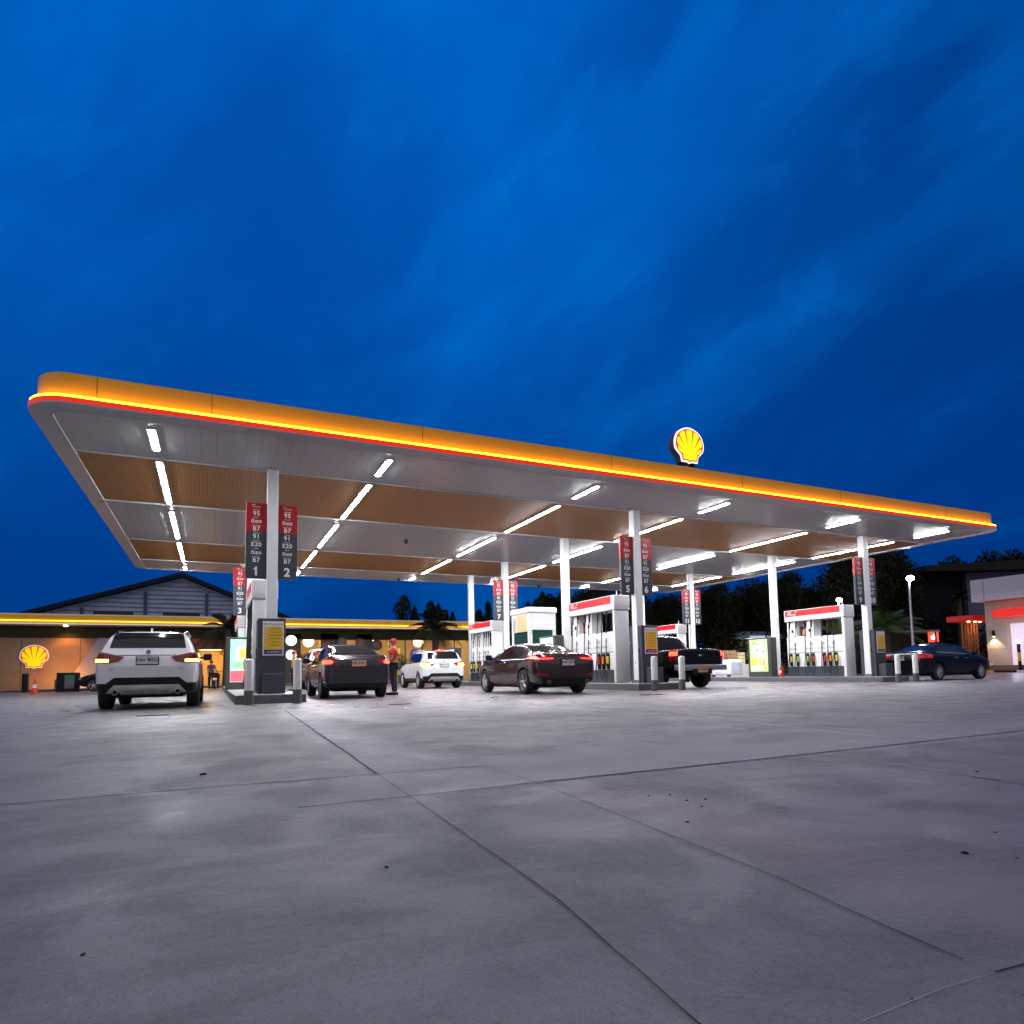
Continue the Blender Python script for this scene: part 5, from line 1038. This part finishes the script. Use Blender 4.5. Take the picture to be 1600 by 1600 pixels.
# ---------------------------------------------------------------- vegetation
BARK = mat('bark', (.06, .045, .03), .8); DL = [mat('leaf_deep', (.010, .014, .006), .7, spec=.1), mat('leaf_mid', (.016, .022, .008), .7, spec=.1), mat('leaf_light', (.024, .030, .012), .7, spec=.1)]
PG = [mat('palm_green', (.045, .075, .015), .5), mat('palm_bright', (.075, .11, .02), .5)]
def palm(name, label, loc, H, L, n, seed, fm, droop=1.0):
    rr = random.Random(seed); t = thing(name, label, 'palm tree', loc, 0, 'palms around the station')
    b = MB(); b.tube([(0, 0, 0), (.03, 0, H * .5), (0, .02, H)], .24, BARK, 10, .17)
    for k in range(int(H / .16)): b.lathe([(.25 - .07 * k * .16 / H, k * .16), (.215 - .06 * k * .16 / H, k * .16 + .15)], (.02, .01, 0), 'z', BARK, 10)
    b.build('trunk', t)
    for i in range(n):
        az = 2 * math.pi * i / n + rr.uniform(-.2, .2); el = rr.uniform(-.25, 1.25); b = MB(); P = []; ln = L * rr.uniform(.8, 1.1)
        for k in range(13):
            s = k / 12; h = math.cos(el) * ln * s; z = H + math.sin(el) * ln * s - droop * ln * .55 * s * s * (1.1 - .2 * el)
            P.append(Vector((math.cos(az) * h, math.sin(az) * h, z)))
        m = rr.choice(fm); b.tube(P, .022, m, 4, .006)
        for k in range(1, 13):
            d = (P[k] - P[k - 1]).normalized(); sd = d.cross(Vector((0, 0, 1))).normalized()
            for q in (0, .5):
                o = P[k - 1].lerp(P[k], q); w_ = .55 * math.sin(math.pi * min(1, .12 + .88 * (k + q) / 13)) * ln / 2.2 + .05
                for s in (-1, 1):
                    tip = o + sd * s * w_ + d * w_ * .55 + Vector((0, 0, -w_ * .45)); b.poly([o, o + d * .055, tip, o - d * .015], m)
        b.build('frond', t)
    return t
palm('palm_tree', 'dark palm before the shop, above the rear white SUV', (13.2, 40.0, 0), 3.6, 2.3, 26, 3, DL)
palm('palm_tree', 'dark palm at the shop entrance behind the numbered board 3', (.75, 40.6, 0), 3.5, 2.1, 22, 5, DL)
palm('palm_tree', 'green lit palm behind the right dispenser and its cabinet', (43.2, 29.5, 0), 3.3, 3.0, 26, 8, PG)
palm('palm_tree', 'bushy palm seen through the right dispenser opening', (35.5, 27.3, 0), 2.4, 2.6, 24, 9, PG)
palm('palm_tree', 'thin dark palm in front of the far purple wall at right', (57.0, 32.4, 0), 6.3, 1.5, 16, 11, DL)
def conifer(label, x, y, H, r, seed):
    t = thing('column_tree', label, 'tree', (x, y, 0), rnd.uniform(0, 360), 'slim dark trees behind the shop')
    b = MB(); b.tube([(0, 0, 0), (0, 0, H * .96)], .14, BARK, 7, .02); b.build('trunk', t)
    rr = random.Random(seed); b = MB(); n = int(1500 * H / 8)
    lean = rr.uniform(-.05, .05)
    for _ in range(n):
        f = rr.random() ** .8; z = H * (.12 + .88 * f); rad = r * 1.35 * min(1, (1 - f) * 4.5 + .22) * (.72 + .38 * math.sin(f * (9 + seed % 5) + seed * 1.7) + .25 * rr.random()); a = rr.uniform(0, 6.283); d = rad * math.sqrt(rr.random())
        q = Vector((d * math.cos(a) + lean * z, d * math.sin(a), z)); u = Vector((math.cos(a), math.sin(a), -1.3)).normalized(); v = Vector((-math.sin(a), math.cos(a), rr.uniform(-.3, .3))); s = rr.uniform(.16, .34)
        b.poly([q - u * s * .3, q + v * s * .35, q + u * s, q - v * s * .35], rr.choice(DL))
    b.build('crown', t)
cy = [(17.07, 8.5, .75), (18.51, 7.5, .55), (19.73, 8.0, .6), (20.75, 7.8, .55), (21.78, 7.2, .6), (22.47, 7.0, .5), (25.11, 7.3, .5), (25.98, 6.7, .7), (26.67, 8.2, .55), (31.16, 8.3, .6), (32.35, 8.7, .8), (33.01, 9.5, .7), (33.95, 8.4, .6)]
ordn = ['first', 'second', 'third', 'fourth', 'fifth', 'sixth', 'seventh', 'eighth', 'ninth', 'tenth', 'eleventh', 'twelfth', 'last']
for i, (x, h, r) in enumerate(cy): conifer('slim dark column tree on the skyline behind the shop, %s from the left' % ordn[i], x, 62, h, r, i)
def broad_mesh(seed, n=12000):
    rr = random.Random(seed); b = MB()
    for k in range(15):
        a = rr.uniform(0, 6.283); d = rr.uniform(.1, .62); z = rr.uniform(.42, .86); s = rr.uniform(.16, .30) * (1.25 - .5 * z)
        leaf_cloud(b, (d * math.cos(a) * .55, d * math.sin(a) * .55, z), s, s, s * .85, n // 15, .020, DL, seed * 31 + k)
    return b
def broad_trunk(seed):
    rr = random.Random(seed); b = MB(); b.tube([(0, 0, 0), (.01, 0, .2), (0, .01, .5)], .028, BARK, 8, .016)
    for k in range(7): a = rr.uniform(0, 6.283); b.tube([(0, 0, .28 + .03 * k), (.12 * math.cos(a), .12 * math.sin(a), .48 + .03 * k), (.28 * math.cos(a), .28 * math.sin(a), .66 + .03 * k)], .012, BARK, 5, .004)
    return b
protos = []
for sd in (1, 2, 3):
    pm = broad_mesh(sd); tm = broad_trunk(sd); 
    a = bpy.data.meshes.new('crown'); pm.bm.to_mesh(a); pm.bm.free(); [a.materials.append(m) for m in pm.mats]
    c = bpy.data.meshes.new('trunk'); tm.bm.to_mesh(c); tm.bm.free(); [c.materials.append(m) for m in tm.mats]
    protos.append((a, c))
bt = [(30.1, 51.7, 8.3), (33.8, 52.2, 9.1), (34.0, 47.8, 8.0), (35.3, 44.8, 7.0), (38.3, 46.7, 7.8), (40.0, 43.0, 8.0), (43.0, 45.0, 7.8), (47.7, 45.6, 9.5), (46.8, 41.2, 9.0), (51.0, 42.5, 7.6), (50.8, 39.7, 9.0), (50.4, 37.4, 9.8), (49.9, 35.2, 10.6), (52.0, 36.6, 11.2), (76.0, 40.8, 12.4), (78.6, 39.4, 12.6), (80.5, 37.6, 13.0)]
for i, (x, y, h) in enumerate(bt):
    pl = 'beyond the flat roofed building at right' if x > 70 else 'between boards 10 and the street lamp' if i in (12, 13) else 'behind the right dispenser' if x > 46 else 'behind boards 11 and 12'
    num = ordn[[k for k, q in enumerate(bt) if (('a' if q[0] > 70 else 'b' if k in (12, 13) else 'c' if q[0] > 46 else 'd') == ('a' if x > 70 else 'b' if i in (12, 13) else 'c' if x > 46 else 'd'))].index(i)]
    t = thing('leafy_tree', 'black leafy tree %s, %s from the left' % (pl, num), 'tree', (x, y, 0), rnd.uniform(0, 360), 'dark leafy trees behind the station')
    for me, nm in zip(protos[i % 3], ('crown', 'trunk')):
        o = bpy.data.objects.new(nm, me); C.objects.link(o); o.parent = t; s = h * 1.03; o.scale = (s * rnd.uniform(.55, .75), s * rnd.uniform(.55, .75), s)
b = MB(); rr2 = random.Random(5)
for k in range(84): leaf_cloud(b, (27 + k * .55, 57 - k * .30 + rr2.uniform(-1, 1), rr2.uniform(.8, 4.6)), 1.6, 1.3, 1.9, 260, .24, DL, 400 + k)
o = b.build('hedge_mass'); tag(o, 'dark mass of shrubs under the tree row behind the right pumps', 'shrubbery', kind='stuff')

# ---------------------------------------------------------------- right side
t = thing('street_lamp', 'tall street lamp with white glowing head at right, above the navy sedan', 'street lamp', (37.85, 24.27, 0), 0, 'street lamps behind the station')
b = MB(); b.tube([(0, 0, 0), (0, 0, 3), (0, 0, 5.95)], .085, STEEL, 10, .05); b.box(-.2, .2, -.2, .2, 0, .05, STEEL); b.build('pole', t)
b = MB(); b.box(-.08, .08, -.22, .06, 5.95, 6.0, STEEL, .02); b.build('lamp_head', t)
HEAD = mat('street_lamp_lens', (.9, .9, .9), .4, emit=(.86, .97, 1.0), es=60)
b = MB(); b.lathe([(0, 5.66), (.13, 5.69), (.21, 5.78), (.21, 5.86), (.13, 5.93), (.05, 5.949)], (0, -.1, 0), 'z', HEAD, 16); b.build('lamp_glass', t, 50)
lamp('POINT', 'lamp_light', (0, -.1, 5.55), (0, 0, 0), 120, (.86, .95, 1.0), t, shadow_soft_size=.15)
copy_tree(t, (44.32, 34.1, 0), 0, 'street lamp with white glowing head rising just over the right dispenser')

RB = mat('lilac_parapet', (.66, .56, .62), .5, var=.05); RW = mat('warm_grey_render', (.52, .42, .33), .6, var=.06, scale=2)
t = thing('flat_roofed_building', 'flat roofed building with pale parapet and red awning at the right edge', 'building', (49.5, 0, 0))
b = MB(); b.box(0, 14, 10, 27.3, 5.05, 6.62, RB); b.box(-.01, 0, 26.45, 26.48, 5.06, 6.6, DGREY); b.build('parapet', t)
b = MB(); b.box(.8, 13, 25.6, 26.9, 0, 5.04, RW); b.box(.8, 13, 10, 23.0, 0, 5.04, RW); b.box(.8, 13, 23.0, 25.6, 3.40, 5.04, RW); b.box(1.4, 13, 23.0, 25.6, 0, .30, RW); b.box(.795, .80, 25.6, 26.9, 1.62, 1.64, DGREY); b.build('wall', t)
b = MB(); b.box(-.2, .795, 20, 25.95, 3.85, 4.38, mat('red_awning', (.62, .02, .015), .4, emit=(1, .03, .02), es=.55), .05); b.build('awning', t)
b = MB(); b.box(1.3, 1.38, 23.0, 25.6, .3, 3.399, mat('lit_shopfront', (.75, .65, .72), .3, emit=(.95, .78, .95), es=.45)); b.build('shopfront', t)
b = MB(); b.box(.62, .795, 26.33, 26.47, 2.55, 2.95, BLACK, .02); wl = b.build('wall_lamp', t)
b = MB(); b.cyl((.70, 26.4, 0), 'z', .055, 2.52, 2.549, WARM, 12); b.build('bulb', wl)
lamp('SPOT', 'wall_lamp_beam', (.55, 26.4, 2.55), (0, R(-8), 0), 110, (1, .70, .40), t, spot_size=R(95), spot_blend=.6, shadow_soft_size=.04)
b = MB(); b.box(.2, .79, 12, 26.8, 0, .50, mat('brown_planter', (.22, .12, .08), .7, bump=.3)); b.build('planter', t)
b = MB(); b.box(.6, .70, 26.55, 26.75, .501, .68, OFFWHITE); b.build('flood_fitting', t)
for k in range(8):
    b = MB(); b.box(-.35, -.1, 27.4 - k * 1.4 - 1.398, 27.4 - k * 1.4, 0, .15, [POSTY, BLACK, OFFWHITE][k % 3]); o = b.build('kerb_block'); o.location = (49.5, 0, 0); tag(o, '%s painted kerb block before the building at right, %s in the row' % (['yellow', 'black', 'white'][k % 3], ordn[k]), 'kerb', 'painted kerb blocks')
t = thing('warning_post', 'yellow and black post topped by a bluish white lamp at the right edge', 'post', (49.3, 24.45, 0))
b = MB(); b.cyl((0, 0, 0), 'z', .10, 0, .75, BLACK, 14); b.cyl((0, 0, 0), 'z', .10, .751, 1.35, POSTY, 14); b.cyl((0, 0, 0), 'z', .10, 1.351, 1.95, BLACK, 14); b.build('shaft', t, 40)
b = MB(); b.lathe([(.09, 1.951), (.12, 2.05), (.09, 2.16), (0, 2.2)], (0, 0, 0), 'z', mat('blue_white_lamp', (.9, .9, .9), .4, emit=(.70, .80, 1.0), es=18), 14); b.build('lamp', t, 50)
lamp('POINT', 'post_light', (-.25, .1, 2.1), (0, 0, 0), 45, (.68, .78, 1), t, shadow_soft_size=.1)
t = thing('yellow_barrier', 'low yellow barrier with red lettering by the right building', 'barrier', (49.6, 23.4, 0)); b = MB(); b.box(-.05, .05, -.6, .75, .55, .95, POSTY, .02); b.build('board', t); b = MB(); b.box(-.04, .04, -.5, -.42, 0, .55, BLACK); b.box(-.04, .04, .6, .68, 0, .55, BLACK); b.build('leg', t)
# red roofed drive-through gate
t = thing('drive_through_canopy', 'small red roofed canopy on orange lattice piers behind the navy sedan', 'canopy', (51.5, 28.7, 0))
b = MB(); b.box(-1.2, 1.6, -.9, .9, 3.78, 4.2, mat('red_roof_edge', (.55, .012, .012), .4, emit=(1, .02, .02), es=.12), .03); b.build('roof', t)
for x in (-.35, .45):
    b = MB(); LA = mat('rusty_orange_lattice', (.42, .17, .05), .6)
    for sx in (-.2, .2):
        for sy in (-.2, .2): b.box(x + sx - .03, x + sx + .03, sy - .03, sy + .03, 0, 3.78, LA)
    for k in range(11):
        z = k * .34
        for sy in (-.2, .2): b.tube([(x - .2, sy, z), (x + .2, sy, z + .34)], .02, LA, 4)
        for sx in (-.2, .2): b.tube([(x + sx, -.2, z), (x + sx, .2, z + .34)], .02, LA, 4)
    b.build('lattice_pier', t)
for x in (-1.0, -.2, .4):
    b = MB(); b.lathe([(.09, 3.72), (.09, 3.779)], (x, -.55, 0), 'z', WARM, 12); b.build('downlight', t)
lamp('POINT', 'pier_light', (.05, -.7, 3.3), (0, 0, 0), 25, (1, .55, .25), t, shadow_soft_size=.1)
t = thing('red_sign', 'small square sign glowing red with a white figure above the navy sedan', 'sign', (48.6, 29.6, 0), -38)
b = MB(); b.box(-.33, .33, -.06, .06, 2.3, 3.15, mat('glowing_red', (.6, .02, .02), .4, emit=(1, .05, .03), es=2.2), .02); b.build('panel', t)
b = MB(); b.prism([(-.16, 2.5), (.16, 2.5), (.2, 2.75), (.05, 2.8), (0, 2.95), (-.05, 2.8), (-.2, 2.75)], 'y', -.07, -.061, mat('glowing_white', (.8, .8, .8), .4, emit=(1, .85, .8), es=2)); b.build('figure', t)
b = MB(); b.box(-.04, .04, -.04, .04, 0, 2.3, BLACK); b.build('post', t)
# open shed roof and far building
t = thing('open_shed', 'low open shed with pale roof edge behind the navy sedan', 'shed', (46.5, 30.5, 0), -26)
b = MB(); b.box(-2.4, 2.6, -.2, 3, 3.05, 3.2, mat('dull_roof_edge', (.16, .17, .19), .5)); b.build('roof', t)
for x in (-2.2, 0, 2.4):
    b = MB(); b.box(x - .06, x + .06, 0, .12, 0, 3.05, BLACK); b.build('post', t)
b = MB(); b.box(-2.4, 2.6, 2.8, 2.95, 0, 3.0, BLACK); b.build('back_wall', t)
t = thing('far_building', 'unlit building with dark flat roof and dim purple wall at the far right', 'building', (66, 35, 0), -27)
b = MB(); b.box(-1.8, 16, 0, 14, 0, 9.25, mat('dim_purple_wall', (.12, .11, .18), .6, var=.08)); b.build('wall', t)
b = MB(); b.prism([(-6.5, 9.26), (17, 9.26), (17, 10.7), (-6.5, 9.8)], 'y', -1.5, 15, BLACK); b.build('roof', t)
b = MB(); b.box(-6.3, -1.85, .5, 14, 0, 9.25, mat('dark_side_wall', (.012, .012, .018), .7, spec=.1)); b.build('side_wall', t)
# blue lit shed and lean-to behind the stock table
t = thing('blue_shed', 'bluish shed wall and pale lean-to roof behind the stock table', 'shed', (43.6, 46.5, 0), -24)
b = MB(); b.prism([(-1.0, 3.4), (9, 3.4), (9, 4.0), (-1.0, 4.05)], 'y', -1.2, 1, mat('pale_blue_roof', (.34, .42, .52), .5)); b.build('lean_to_roof', t)
b = MB(); b.box(-.9, 9, 1.0, 1.2, 0, 3.39, mat('shed_wall', (.16, .14, .13), .6)); b.build('wall', t)
b = MB(); b.prism([(-.4, 4.06), (1.4, 4.06), (1.2, 5.2), (.6, 5.7), (-.4, 5.75)], 'y', 0, 3, mat('blue_gable_sheet', (.10, .24, .50), .5)); b.build('gable', t)
b = MB(); b.box(2.5, 5.6, -1.26, -1.21, 3.42, 3.62, mat('lit_sign_strip', (.7, .7, .8), .4, emit=(.6, .65, 1), es=.6)); b.build('sign_strip', t)
for x in (-.8, 3.0, 6.5):
    b = MB(); b.box(x - .06, x + .06, -1.1, -.98, 0, 3.39, STEEL); b.build('post', t)
lamp('POINT', 'shed_light', (3.0, -.6, 2.9), (0, 0, 0), 110, (1, .85, .65), t, shadow_soft_size=.2)
